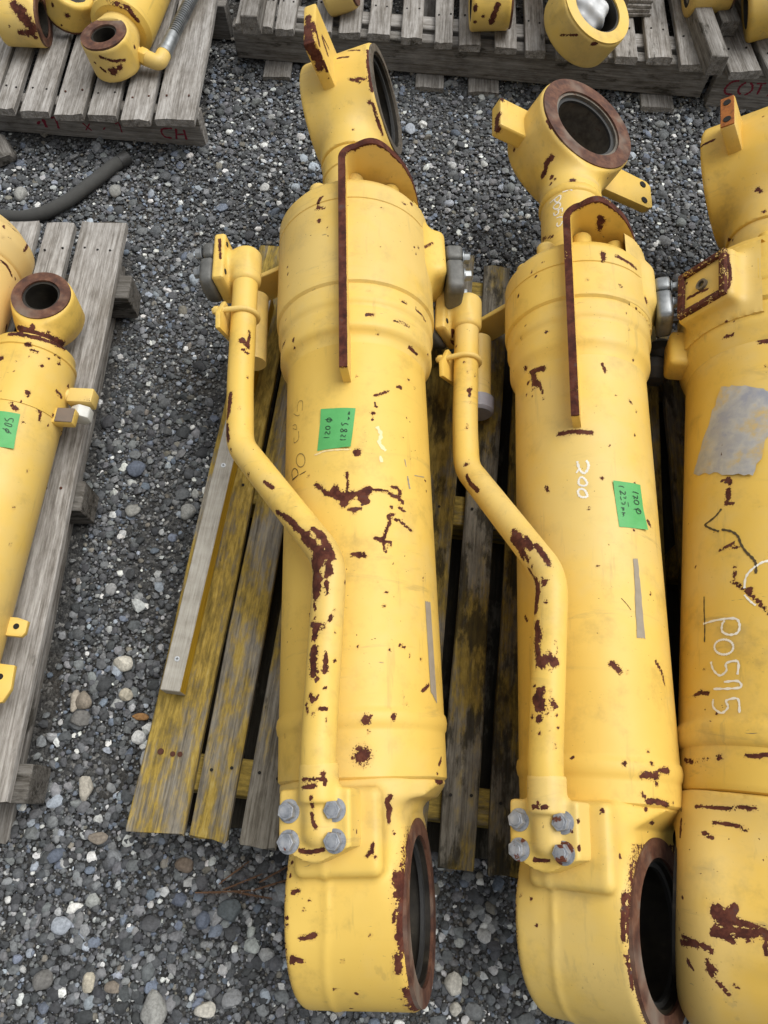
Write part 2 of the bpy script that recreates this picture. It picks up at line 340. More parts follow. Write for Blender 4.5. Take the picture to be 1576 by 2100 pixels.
def stone_cols(n, r, pale=1.):
    wts = np.array([p[0] for p in PAL]); wts[5:] *= pale; wts /= wts.sum(); ix = r.choice(len(PAL), n, p=wts)
    base = np.array([p[1] for p in PAL])[ix]; amp = np.array([p[2] for p in PAL])[ix]
    c = np.array([1.16, 1.20, 1.24]) * base * (1 + amp * r.uniform(-1, 1, n))[:, None] * (1 + r.uniform(-.025, .025, (n, 3))); return np.clip(c, .01, .8)
COVER = [(-1.4, -.70, .06, 1.47), (-.42, .62, .02, 1.30), (.66, 1.6, -.1, 1.1), (-1.4, -.55, 1.93, 3.2), (-.42, 1.7, 2.27, 3.2)]
DIRT = [(-.53, .63, .075, .16), (-.47, .46, .06, .07), (-.60, .12, .10, .05), (-.44, 1.03, .07, .05)]
def scatter(sp, s0, s1, sub, seed, y0, y1, cover=False, prob=1., pale=1., zk=.25):
    r = np.random.default_rng(seed); xs = np.arange(-2.0, 2.0, sp); ys = np.arange(y0, y1, sp)
    X, Y = np.meshgrid(xs, ys); X = X.ravel() + r.uniform(-.5, .5, X.size) * sp; Y = Y.ravel() + r.uniform(-.5, .5, Y.size) * sp
    keep = np.abs(X) < .78 + .44 * np.maximum(Y + .3, 0) + .05
    if not cover:
        for a, b, c, d in COVER: keep &= ~((X > a) & (X < b) & (Y > c) & (Y < d))
    pr = np.full(X.shape, prob)
    for dx, dy, rx, ry in DIRT: pr *= 1 - .8 * np.exp(-(((X - dx) / rx) ** 2 + ((Y - dy) / ry) ** 2))
    keep &= r.uniform(size=X.size) < pr
    X, Y = X[keep], Y[keep]; n = X.size; v0, f0 = ico(sub); kinds = [rocky(v0, 10, .16, r) for _ in range(20)]
    K = np.stack(kinds)[r.integers(0, 20, n)]
    sz = s0 + (s1 - s0) * r.uniform(size=n) ** 2.2
    scl = np.stack([sz * r.uniform(.8, 1.25, n), sz * r.uniform(.8, 1.25, n), sz * r.uniform(.5, .8, n)], 1) / 2
    P = K * scl[:, None, :]; a = r.uniform(0, 6.283, n); ca, sa = np.cos(a)[:, None], np.sin(a)[:, None]
    tx = r.uniform(-.35, .35, n)[:, None]; P2 = P.copy(); P2[..., 2] = P[..., 2] + tx * P[..., 0]
    Q = np.empty_like(P); Q[..., 0] = P2[..., 0] * ca - P2[..., 1] * sa; Q[..., 1] = P2[..., 0] * sa + P2[..., 1] * ca; Q[..., 2] = P2[..., 2]
    Q[..., 0] += X[:, None]; Q[..., 1] += Y[:, None]; Q[..., 2] += (scl[:, 2] * zk + r.uniform(0, .003, n))[:, None]
    nv = v0.shape[0]; F = f0[None] + (np.arange(n) * nv)[:, None, None]
    return Q.reshape(-1, 3), F.reshape(-1, 3), np.repeat(stone_cols(n, r, pale), nv, 0)
def tri_mesh(name, V, F, col, mat):
    me = bpy.data.meshes.new(name); me.vertices.add(len(V)); me.vertices.foreach_set('co', V.astype(np.float32).ravel())
    me.loops.add(F.size); me.loops.foreach_set('vertex_index', F.astype(np.int32).ravel())
    me.polygons.add(len(F)); me.polygons.foreach_set('loop_start', np.arange(0, F.size, 3, dtype=np.int32))
    me.polygons.foreach_set('use_smooth', np.ones(len(F), dtype=bool)); me.update(calc_edges=True); me.validate()
    a = me.attributes.new('stone', 'FLOAT_COLOR', 'POINT'); a.data.foreach_set('color', np.concatenate([col, np.ones((len(col), 1))], 1).astype(np.float32).ravel())
    me.materials.append(M[mat]); me.set_sharp_from_angle(angle=R(36)); o = bpy.data.objects.new(name, me); C.objects.link(o); return o
parts = [scatter(.0075, .004, .011, 1, 1, -.42, 1.3, pale=.45), scatter(.0095, .005, .013, 1, 2, 1.3, 2.35, pale=.6),
         scatter(.0145, .009, .020, 2, 3, -.42, 1.0, prob=.9, pale=.75), scatter(.016, .009, .020, 1, 4, 1.0, 2.35, prob=.9, pale=.75),
         scatter(.036, .017, .034, 2, 5, -.42, 2.3, prob=.5, pale=1.5), scatter(.022, .010, .026, 1, 6, -.3, 2.9, cover=True, prob=.45),
         scatter(.085, .026, .042, 2, 8, -.42, .4, prob=.22, pale=1.4), scatter(.030, .016, .030, 2, 9, -.42, .35, prob=.5, pale=1.4)]
Vs, Fs, Cs, k = [], [], [], 0
for v, f, c in parts: Vs.append(v); Fs.append(f + k); Cs.append(c); k += len(v)
tag(tri_mesh('gravel', np.concatenate(Vs), np.concatenate(Fs), np.concatenate(Cs), 'gravel_stones'), 'loose dark grey gravel covering the yard', 'gravel', kind='stuff')
del Vs, Fs, Cs, parts

SCOL = dict(w=(.58, .55, .47), c=(.46, .42, .33), o=(.30, .16, .06), b=(.12, .14, .18), g2=(.30, .30, .28), sp=(.27, .27, .25), b2=(.33, .36, .40), w2=(.50, .48, .42),
            g=(.16, .155, .145), t=(.24, .205, .165), d=(.10, .115, .12), q=(.42, .39, .33), br=(.16, .125, .095), p=(.36, .32, .26), t2=(.25, .215, .17))
STONES = [(-.564, .341, .045, .037, 'w', 'cream white stone with a small dark pit between the grey and yellow pallets'), (-.552, .273, .027, .027, 'c', 'small cream stone below the pitted white stone beside the yellow pallet'),
 (-.516, .227, .032, .016, 'o', 'flat orange brown oval stone against the yellow pallet edge'), (-.604, .815, .046, .040, 'b', 'large blue grey stone on the dark gravel left of the bent pipe'),
 (-.464, .699, .037, .037, 'g2', 'pale grey stone touching the upper left edge of the yellow pallet'), (-.595, .703, .035, .032, 'sp', 'speckled pale stone at the rim of the brown dirt patch'),
 (-.613, -.159, .040, .030, 'b2', 'pale bluish glassy stone in the lower left gravel'), (-.421, -.294, .044, .060, 'g2', 'large pointed light grey stone at the bottom edge'),
 (-.329, -.295, .037, .027, 'w2', 'white pitted stone at the bottom beside the front lug'), (-.634, -.248, .033, .034, 'g', 'round banded grey stone near the bottom left corner'),
 (-.550, -.252, .025, .033, 'c', 'tall cream pebble in the bottom left gravel'), (-.502, -.260, .029, .025, 't', 'heart shaped tan pebble beside the tall cream pebble'),
 (-.296, -.132, .043, .040, 'd', 'dark slate slab just below the dry sprig'), (-.347, -.153, .031, .032, 'b', 'angular blue grey stone left of the dark slate slab'),
 (-.609, .087, .032, .048, 'q', 'upright pale quartz stone right of the grey pallet corner'), (-.569, -.008, .037, .024, 't', 'oval tan grey stone below the grey pallet corner'),
 (-.392, -.056, .036, .027, 'br', 'brown lump of stone below the yellow pallet end'), (-.660, .261, .020, .042, 'p', 'long pale stone leaning on the grey pallet side'),
 (-.640, .262, .034, .036, 't2', 'broken tan stone next to the long pale stone'), (-.641, .222, .036, .042, 'g', 'rounded grey stone under the broken tan stone'),
 (.080, 1.973, .030, .042, 'b2', 'pale blue flat stone right of the upper rod eye'), (.128, -.256, .033, .040, 'w2', 'large white stone between the two front lugs'),
 (.130, -.296, .023, .023, 'w2', 'smaller white stone just below the large white one between the lugs'), (-.781, 1.717, .038, .040, 'sp', 'pale speckled stone right of the black hose'),
 (-1.058, 1.709, .036, .042, 'g2', 'pointed pale grey stone left of the black hose')]
r_ = np.random.default_rng(21)
for x, y, sx, sy, cc, lab in STONES:
    v, f = ico(3); v = rocky(v, 12, .22, r_); v = v + .03 * np.sin(v[:, [1, 2, 0]] * 5 + r_.uniform(0, 6)); v *= np.array([sx, sy, min(sx, sy) * .75]) / 2 * 1.05
    c = np.tile(np.array(SCOL[cc]), (len(v), 1)); o = tri_mesh('stone', v, f, c, 'gravel_stones'); o.location = (x, y, min(sx, sy) * .2 + .004); o.rotation_euler = (0, 0, 0)
    tag(o, lab, 'stone', 'larger stones in the gravel')

# ------------------------------------------------------------------ pallets
def plank(parent, name, xf, yf, wd, yaw, ln, zt, th, mat, col=(.5, .5, .5), nails=(), jit=.003, bevel=.002):
    """deck board whose near end is centred at (xf, yf), running away at yaw degrees right of +Y"""
    h, n, bv = wd / 2, 14, .0025; ph = [random.uniform(0, 6.3) for _ in range(6)]
    cs = [(-h, -bv), (-h + bv, 0), (-h * .4, 0), (h * .3, 0), (h - bv, 0), (h, -bv), (h, -th + bv), (h - bv, -th), (-h + bv, -th), (-h, -th + bv)]; m = len(cs); vs = []; fs = []
    for i in range(n + 1):
        y = ln * i / n; dx = .0016 * math.sin(3.1 * y + ph[0]); dz = .0012 * math.sin(2.3 * y + ph[1]); tw = .010 * math.sin(1.7 * y + ph[2]); ew = .0012 * math.sin(9 * y + ph[3]) + random.uniform(-.0007, .0007)
        for k, (a, c) in enumerate(cs):
            yy = y + ((random.uniform(-.0045, .0045) if c > -th * .5 else random.uniform(-.003, .003)) if i in (0, n) else 0)
            vs.append((a + dx + (ew if a > 0 else -ew), yy, c + dz + tw * a - .001))
    for i in range(n):
        for k in range(m): k2 = (k + 1) % m; fs.append((i * m + k, (i + 1) * m + k, (i + 1) * m + k2, i * m + k2))
    fs += [tuple(range(m)), tuple(n * m + k for k in range(m - 1, -1, -1))]
    o = MB().add(vs, fs).build(name, mat, parent, ang=30)
    o.location = (xf, yf, zt); o.rotation_euler = (random.uniform(-.002, .002), random.uniform(-.006, .006), R(-yaw)); o.color = col + (1,)
    for nx, ny, rr, mm in nails: disc('nail', mm, o, (nx, ny, .0), (0, 0, 1), rr)
    return o
def beam(parent, name, x0, y0, x1, y1, w, z0, z1, mat, col=(.5, .5, .5), jit=.002):
    """timber between two points (centre line), w wide, from z0 to z1; long axis is the object's Y so grain follows"""
    L = math.hypot(x1 - x0, y1 - y0); o = MB().box((0, L / 2, (z1 - z0) / 2), (w, L, z1 - z0), None, .003, 1, jit).build(name, mat, parent)
    o.location = (x0, y0, z0); o.rotation_euler = (0, 0, math.atan2(y1 - y0, x1 - x0) - math.pi / 2); o.color = col + (1,); return o
def nl(w, y, m='nail_hole', n=2): return [((-.28 + .56 * i / max(1, n - 1)) * w + random.uniform(-.003, .003), y + random.uniform(-.006, .006), .0031, m) for i in range(n)]

# yellow pallet under the two big cylinders
pm = empty('pallet', (0, 0, 0), (0, 0, R(-6.5))); tag(pm, 'weathered yellow stained pallet carrying the two big cylinders in the middle', 'pallet', 'wooden pallets')
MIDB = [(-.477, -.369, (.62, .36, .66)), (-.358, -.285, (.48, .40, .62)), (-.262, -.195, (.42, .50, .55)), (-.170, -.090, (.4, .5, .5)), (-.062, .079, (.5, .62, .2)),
        (.103, .170, (.50, .62, .22)), (.195, .272, (.56, .62, .20)), (.300, .380, (.4, .5, .5)), (.405, .435, (.4, .5, .5)), (.455, .537, (.55, .62, .2))]  # boards between cylinders darkened: moss and dirt plus painted occlusion shade
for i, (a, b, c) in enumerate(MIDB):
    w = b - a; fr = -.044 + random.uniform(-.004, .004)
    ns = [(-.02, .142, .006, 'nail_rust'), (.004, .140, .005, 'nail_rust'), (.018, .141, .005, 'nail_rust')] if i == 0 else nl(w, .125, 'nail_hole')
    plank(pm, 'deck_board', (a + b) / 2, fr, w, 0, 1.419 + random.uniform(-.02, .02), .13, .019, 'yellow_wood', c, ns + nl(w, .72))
for y0 in (.033, .640, 1.25):
    beam(pm, 'stringer', -.47, y0 + .035, .535, y0 + .035, .068, .022, .1105, 'yellow_wood', (.62, .45, .5))
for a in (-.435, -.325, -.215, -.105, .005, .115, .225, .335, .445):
    plank(pm, 'bottom_board', a, -.02, .098, 0, 1.38, .0215, .018, 'yellow_wood', (.3, .95, .0))  # closely spaced boards added, coloured near black to paint the shade below deck
# pallet under the rightmost cylinder
pr_ = empty('pallet', (0, 0, 0), (0, 0, R(-4.7))); tag(pr_, 'stained pallet, shade painted in its boards, under the rightmost cylinder with painted serial', 'pallet', 'wooden pallets')
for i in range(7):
    a = .583 + .105 * i; plank(pr_, 'deck_board', a + .042, -.03, .084, 0, 1.22, .13, .019, 'yellow_wood', (.56, .64, .16), nl(.08, .62))  # low brightness: dirty wood plus cylinder shade painted into the colour
for y0 in (.06, .60, 1.08): beam(pr_, 'stringer', .588, y0, 1.29, y0, .068, .022, .1105, 'yellow_wood', (.6, .5, .45))
for a in (.64, .75, .86, .97, 1.08, 1.19): plank(pr_, 'bottom_board', a, -.02, .098, 0, 1.2, .0215, .018, 'yellow_wood', (.3, .95, .0))  # near-black colour paints the shade seen through the deck gaps
# grey pallet on the left
pl = empty('pallet', (0, 0, 0), (0, 0, R(-1.25))); tag(pl, 'bare grey pallet on the left carrying the slim cylinder with a short green tape', 'pallet', 'wooden pallets')
for i, (a, b) in enumerate([(-.829, -.709), (-.925, -.852), (-1.035, -.947), (-1.14, -1.06), (-1.25, -1.165)]):
    plank(pl, 'deck_board', (a + b) / 2, .035 + random.uniform(0, .01), b - a, 0, 1.425 + (i == 0) * .0, .13, .022, 'grey_wood', (.5, .32 + .1 * (i == 2), .98), nl(b - a, 1.335, n=3 if i == 0 else 2) + nl(b - a, .655, 'nail_rust', 3))
for y0, x1 in ((.075, -.682), (.685, -.690), (1.275, -.680)): beam(pl, 'stringer', -1.3, y0, x1, y0, .072, .02, .1075, 'grey_wood', (.5, .62, .10))
for a in (-.79, -1.2): plank(pl, 'bottom_board', a, -.03, .09, 0, 1.45, .0195, .018, 'grey_wood', (.5, .5, .45))
# grey pallet top left with red stencilled letters
pt = empty('pallet'); tag(pt, 'grey pallet at the top left with red letters CH stencilled on its side', 'pallet', 'wooden pallets')
TLB = [(-1.30, -1.225, 1.935), (-1.20, -1.125, 1.925), (-1.115, -1.062, 1.905), (-1.043, -.963, 1.893), (-.942, -.861, 1.885), (-.847, -.767, 1.879), (-.747, -.667, 1.860), (-.656, -.541, 1.862)]
for i, (a, b, y) in enumerate(TLB):
    plank(pt, 'deck_board', (a + b) / 2, y, b - a, 1.6, 1.2 + random.uniform(-.02, .02), .135, .022, 'grey_wood', (.5, .34, .92), nl(b - a, .095, random.choice(['nail_rust', 'nail_hole'])))
beam(pt, 'stringer', -1.36, 2.018, -.535, 1.925, .038, .0, .1125, 'grey_wood', (.5, .42, .55)); REG['tl.stringer'] = pt.children[-1]
beam(pt, 'stringer', -1.33, 2.50, -.50, 2.42, .045, .0, .1125, 'grey_wood', (.5, .45, .5)); beam(pt, 'stringer', -1.30, 3.00, -.48, 2.95, .045, .0, .1125, 'grey_wood', (.5, .45, .5))
# long pallet across the top
pc = empty('pallet'); tag(pc, 'wide grey pallet across the top behind the two big cylinders', 'pallet', 'wooden pallets')
TCB = [(-.455, -.405, 2.262), (-.374, -.339, 2.249), (-.331, -.272, 2.236), (-.215, -.158, 2.229), (-.139, -.075, 2.220), (-.049, .018, 2.213), (.049, .114, 2.197), (.152, .208, 2.176), (.225, .292, 2.167), (.330, .395, 2.152),
       (.422, .482, 2.138), (.515, .575, 2.125), (.607, .668, 2.114), (.688, .752, 2.113), (.784, .856, 2.108), (.874, .972, 2.078)]
for i, (a, b, y) in enumerate(TCB):
    plank(pc, 'deck_board', (a + b) / 2, y, b - a, 3.2, 1.1, .145, .022, 'grey_wood', (.5, .36 + .1 * random.random(), .85), nl(b - a, .13))
beam(pc, 'stringer', -.468, 2.306, .985, 2.118, .040, .02, .1225, 'grey_wood', (.5, .5, .42))
beam(pc, 'cross_plank', -.45, 2.375, .99, 2.195, .06, .101, .1222, 'grey_wood', (.5, .30, .95)); beam(pc, 'stringer', -.42, 2.95, 1.03, 2.77, .045, .02, .1225, 'grey_wood', (.5, .5, .45))
for a, b, y in ((-.385, -.300, 2.200), (.098, .185, 2.150), (.262, .362, 2.128), (.797, .897, 2.060)):
    plank(pc, 'bottom_board', (a + b) / 2, y, b - a, 3.2, 1.1, .0195, .018, 'grey_wood', (.5, .45, .55))
# pallet at the top right corner
pq = empty('pallet'); tag(pq, 'grey pallet in the top right corner with red letters COT on its side', 'pallet', 'wooden pallets')
for i, (a, b, y) in enumerate([(1.013, 1.110, 2.048), (1.130, 1.205, 2.030), (1.235, 1.31, 2.015), (1.34, 1.42, 2.005)]):
    plank(pq, 'deck_board', (a + b) / 2, y, b - a, -5, 1.1, .145, .024, 'grey_wood', (.5, .50, .60), nl(b - a, .1))
beam(pq, 'stringer', 1.000, 2.105, 1.50, 2.035, .040, .0, .1205, 'grey_wood', (.5, .42, .58)); REG['tr.stringer'] = pq.children[-1]
beam(pq, 'stringer', .96, 2.60, 1.50, 2.53, .045, .0, .1205, 'grey_wood', (.5, .45, .5))

# loose timbers
bt = empty('timber_batten', (-.4125, .2535, .1305), (0, 0, R(-7.2))); tag(bt, 'square grey timber batten with yellow painted sides screwed on the yellow pallet', 'timber')
b = MB(); b.box((0, .48, .022), (.039, .96, .044), None, .0015); o = b.build('batten', ['sawn_timber', 'painted_timber'], bt, smooth=False)
for p in o.data.polygons: p.material_index = 1 if abs(p.normal.x) > .8 else 0
for y in (.062, .49):
    d = disc('screw_head', 'screw_steel', bt, (.0, y, .0443), (0, 0, 1), .0052)
    MB().box((0, y, .0456), (.0055, .0011, .0006), None, 0).box((0, y, .04565), (.0011, .0055, .0005), None, 0).build('screw_slot', 'nail_hole', d)
def block(name, lab, x, y, yaw, w, ln, h, z, col):
    o = MB().box((0, ln / 2, h / 2), (w, ln, h), None, .003, 1, .002).build(name, 'grey_wood'); o.location = (x, y, z); o.rotation_euler = (0, 0, R(-yaw)); o.color = col + (1,)
    return tag(o, lab, 'timber')
block('timber_block', 'squared dark ended timber lying on the left end of the wide top pallet', -.398, 2.205, 3, .055, .7, .06, .1455, (.5, .52, .45))
block('timber_block', 'squared timber between the wide top pallet and the corner pallet', .957, 2.028, -3, .052, .7, .06, .1455, (.5, .50, .40))
block('timber_block', 'short timber on the corner pallet beside the round yellow barrel', 1.028, 2.200, -4, .055, .5, .045, .1455, (.5, .55, .35))
for i in range(5):
    o = MB().box((0, .25, .0045), (.075, .5, .009), None, .001, 1, .002).build('thin_board', 'grey_wood'); o.location = (.775 + random.uniform(-.004, .004), 2.29 + .006 * i, .1458 + i * .0094); o.rotation_euler = (0, 0, R(-2 + random.uniform(-1, 1))); o.color = (.5, .45, .55, 1)
    tag(o, ['lowest thin grey board of the small stack on the wide top pallet', 'second lowest thin board of the stack on the wide top pallet', 'middle thin board of the stack on the wide top pallet', 'second highest thin board of the stack on the wide top pallet', 'topmost thin board of the stack on the wide top pallet'][i], 'board', 'stack of thin boards')
o = MB().box((0, 0, .03), (.06, .09, .045), None, .008, 1, .010).build('wood_chunk', 'grey_wood'); o.location = (-1.135, 1.862, .0); o.rotation_euler = (0, 0, .5); o.color = (.5, .55, .3, 1)
tag(o, 'rotten brown wood chunk below the top left pallet', 'wood chunk')

# black hose lying on the gravel
hp = [(-.762, 1.844, .020), (-.796, 1.809, .024), (-.849, 1.735, .026), (-.908, 1.665, .026), (-.963, 1.624, .024), (-1.016, 1.608, .022), (-1.065, 1.609, .022), (-1.122, 1.619, .022), (-1.25, 1.66, .022)]
hs = empty('rubber_hose', (-.95, 1.65, 0)); tag(hs, 'old black rubber hose curving over the gravel below the top left pallet', 'hose')
pth = fillet_path([Vector(p) - Vector((-.95, 1.65, 0)) for p in hp], [.2] * 7, .01); MB().sweep(pth, .0185, 24).build('hose', 'dusty_rubber', hs)
d0 = (pth[0] - pth[2]).normalized(); MB().sweep([pth[0] - d0 * .03, pth[0] - d0 * .015, pth[0] + d0 * .002], .0200, 24).build('end_clamp', 'black_rubber', hs)
MB().sweep([pth[0], pth[0] + d0 * .004], .014, 20).build('hose_mouth', 'nail_hole', hs)

# dry conifer sprig
sg = empty('dry_sprig', (-.29, -.09, 0)); tag(sg, 'dry brown conifer sprig on the gravel left of the front lug', 'sprig')
q = np.random.default_rng(5)
def twig(p0, p1):
    b = MB(); p0 = Vector(p0); p1 = Vector(p1); d = p1 - p0; L = d.length; t = d.normalized(); s = t.cross(Vector((0, 0, 1))).normalized()
    b.sweep([p0, p0.lerp(p1, .5) + Vector((0, 0, .006)), p1], [.0012, .0014, .0008], 6)
    n = int(L / .0032)
    for i in range(n):
        c = p0.lerp(p1, (i + .5) / n) + Vector((0, 0, .006 * math.sin(math.pi * i / n)))
        for sd in (-1, 1, .2):
            ln = .0135 * (.6 + .4 * math.sin(math.pi * (i + 1) / (n + 1))) * q.uniform(.8, 1.2); e = c + (t * .65 + s * sd * .95 + Vector((0, 0, q.uniform(-.1, .5)))).normalized() * ln
            w = t.cross(e - c).normalized() * .0013; up = Vector((0, 0, .0014)); b.add([c - w, c + w, c + up, e], [(0, 1, 3), (1, 2, 3), (2, 0, 3)])
    return b.build('twig', 'dry_foliage', sg, smooth=False)
O = Vector((-.29, -.09, 0))
for a, c in (((-.363, -.103, .022), (-.25, -.098, .030)), ((-.318, -.088, .024), (-.262, -.048, .030)), ((-.310, -.098, .026), (-.235, -.070, .030)), ((-.29, -.100, .026), (-.215, -.112, .026)), ((-.25, -.098, .028), (-.180, -.078, .026)), ((-.24, -.085, .028), (-.185, -.055, .026))):
    twig(Vector(a) - O, Vector(c) - O)

# ------------------------------------------------------------------ the hydraulic cylinders
def ring_part(parent, name, mat, r0, r1, x0, x1, segs=72, key=None):
    """annular ring round the local X axis between x0 and x1"""
    return MB().lathe([(x0, r0), (x0, r1), (x1, r1), (x1, r0)], segs, rot('Z', -90), closed=True).build(name, mat, parent, key, ang=30)
def bore(parent, r, w, lip=True, mat='dark_bore'):
    b = MB().lathe([(-w, r + .007), (-w, r - .004), (w, r - .004), (w, r + .007)], 72, rot('Z', -90), closed=True); bo = b.build('bushing', mat, parent, ang=30)
    if lip:
        for s in (-1, 1):
            MB().lathe([(s * (w - .012) - .004, r - .004), (s * (w - .012) - .003, r - .012), (s * (w - .012) + .003, r - .012), (s * (w - .012) + .004, r - .004)], 72, rot('Z', -90), closed=True).build('seal_lip', 'black_rubber', bo)
def lug_sdf(r, w, hole, s_end, Rt, pad=True, px=.012):
    def f(x, y, z):
        d = scyl(x, y, z, r, w, .012)
        d = smin(d, sbox(x, y, z, (0, s_end * .55, 0), (w * .93, s_end * .5, r * .90), .035), .045)
        d = smin(d, scyl(y - s_end + .012, x, z, Rt - .004, .014, .006), .03)
        if pad: d = smin(d, sbox(x, y, z, (px, .118, r - .012), (.068, .062, .036), .014), .012)
        d = d - .0022 * np.exp(-((x + .022 + .12 * np.maximum(-y, 0)) / .005) ** 2)
        d = np.maximum(d, np.abs(x) - w - np.maximum(0, y - r * 1.04) * 1.1)
        d = np.maximum(d, -(np.sqrt(y * y + z * z) - hole - .005)); return d
    return nets(f, (-w - .06, -r - .01, -Rt - .02), (w + .06, s_end + .02, max(Rt, r + .04) + .01))
def eye_sdf(r, w, hole, back, rn, nex=1.6):
    def f(x, y, z):
        d = scyl(x, y, z, r, w, .010)
        t = np.clip((y + back) / (back - .05), 0, 1); rad = rn + (r * .86 - rn) * t ** nex
        cone = np.maximum(np.sqrt((x / np.clip(1 - .18 * t, .5, 1)) ** 2 + z * z) - rad, np.maximum(-(y + back), y)) * .8
        d = smin(d, cone, .035); d = np.maximum(d, np.abs(x) - np.maximum(w, rn * 1.02) + .0)
        d = np.where(y > -r * .8, np.maximum(d, np.abs(x) - w), d)
        d = np.maximum(d, -(np.sqrt(y * y + z * z) - hole - .005)); return d
    return nets(f, (-max(w, rn) - .03, -back - .01, -r - .02), (max(w, rn) + .03, r + .01, r + .02))
def guard(parent, key, s0, s1, Rt, Rh, sh, ang, kr):
    """bent flat-bar guard: runs along the head, turns and closes over the cap end"""
    th = .0074; cols = []
    ytop = .0285 + Rh
    pts = [(0, s0 + (s1 - .028 - s0) * i / 110) for i in range(111)] + [(.028 - .028 * math.cos(a), s1 - .028 + .028 * math.sin(a)) for a in [math.pi / 2 * k / 10 for k in range(1, 11)]]
    pts += [(.028 + (.152 * kr - .028) * math.sin(math.pi / 2 * i / 48), s1) for i in range(1, 49)]
    for i, (x, y) in enumerate(pts):
        a = pts[max(i - 1, 0)]; c = pts[min(i + 1, len(pts) - 1)]; t = Vector((c[0] - a[0], c[1] - a[1])).normalized(); n = Vector((t.y, -t.x))
        zt = ytop
        if x > .028: q_ = min(1., (x - .028) / (.152 * kr - .028)); zt = ytop - .19 + .19 * max(0., 1 - q_ ** 3.0) ** .55 + .012 * math.sin(math.pi * min(1, q_ * 1.6))
        zb = (Rt if y < sh else Rh) - .006
        if y > s1 - .06: zb = np.interp(y, [s1 - .06, s1 - .03], [zb, .08])
        if x > .02: zb = np.interp(x / kr, [.02, .07, .10, .16], [.08, .05, .0, -.02])
        cols.append((Vector((x, y, 0)), Vector((n.x, n.y, 0)), min(zb, zt - .01), zt))
    fr = [0, .25, .5, .68, .78, .85, .9, .94, .97, 1]; vs = []; wr = []; fs = []; m = 2 * len(fr)
    for p, n, zb, zt in cols:
        for sd, seq in ((1, fr), (-1, fr[::-1])):
            for q in seq:
                z = zb + (zt - zb) * q; vs.append(p + n * th * sd + Vector((0, 0, z))); wr.append(max(0, .79 - (zt - z) / .016) + .05 * math.sin(len(wr) * .0021) - .03)
    for i in range(len(cols) - 1):
        for k in range(m): k2 = (k + 1) % m; fs.append((i * m + k, i * m + k2, (i + 1) * m + k2, (i + 1) * m + k))
    fs += [tuple(range(m - 1, -1, -1)), tuple((len(cols) - 1) * m + k for k in range(m))]
    o = MB().add(vs, fs).build('guard_bracket', 'yellow_paint', parent, key, ang=35, wear=wr); o.rotation_euler = (0, R(ang), 0)
    bm = bmesh.new(); bm.from_mesh(o.data); bmesh.ops.recalc_face_normals(bm, faces=bm.faces[:]); bm.to_mesh(o.data); bm.free(); return o
def port_flange(parent, key, ang, s, r_surf, r_face, k=1., mat='grey_casting', bolts=True, sz=(.062, .060)):
    """cast boss on the head with a split flange bolted on; ang degrees from local top, + = right"""
    A = rot('Y', ang)
    def f(x, y, z):
        d = sbox(x, y, z, (0, 0, (r_surf + r_face) / 2 - .03), (sz[0] * k, sz[1] * k, (r_face - r_surf) / 2 + .03), .016)
        hd = np.maximum(np.sqrt(x * x + z * z) - r_surf + .002, np.abs(y) - .095)
        return smin(d, hd, .035)
    b = nets(f, (-.10, -.10, r_surf * .72), (.10, .10, r_face + .005), .005)
    bo = b.build('port_boss', 'yellow_paint', parent, key); bo.location = (0, s, 0); bo.rotation_euler = (0, R(ang), 0)
    fl = empty('hose_flange', (0, 0, r_face), (0, 0, 0)); fl.parent = bo
    c = MB()
    for sg, hh in ((-1, .036 * k), (1, .0195 * k)):
        yc = -.012 * k + (-hh if sg < 0 else hh + .001)
        pts = [(-.050 * k, -hh), (-.034 * k, -hh - (.010 * k if sg < 0 else 0)), (.034 * k, -hh - (.010 * k if sg < 0 else 0)), (.050 * k, -hh), (.050 * k, hh), (-.050 * k, hh)]
        c.prism(pts, .038 * k, tr(0, yc, .001), .009, 3)
    fo = c.build('flange_halves', mat, fl); 
    if bolts:
        for sx in (-1, 1):
            for sy in (-.045, .004): bolt(fl, (sx * .031 * k, sy * k, .039 * k), (0, 0, 1), .0125 * k, .014, 'zinc', 'flange_bolt')
    return bo
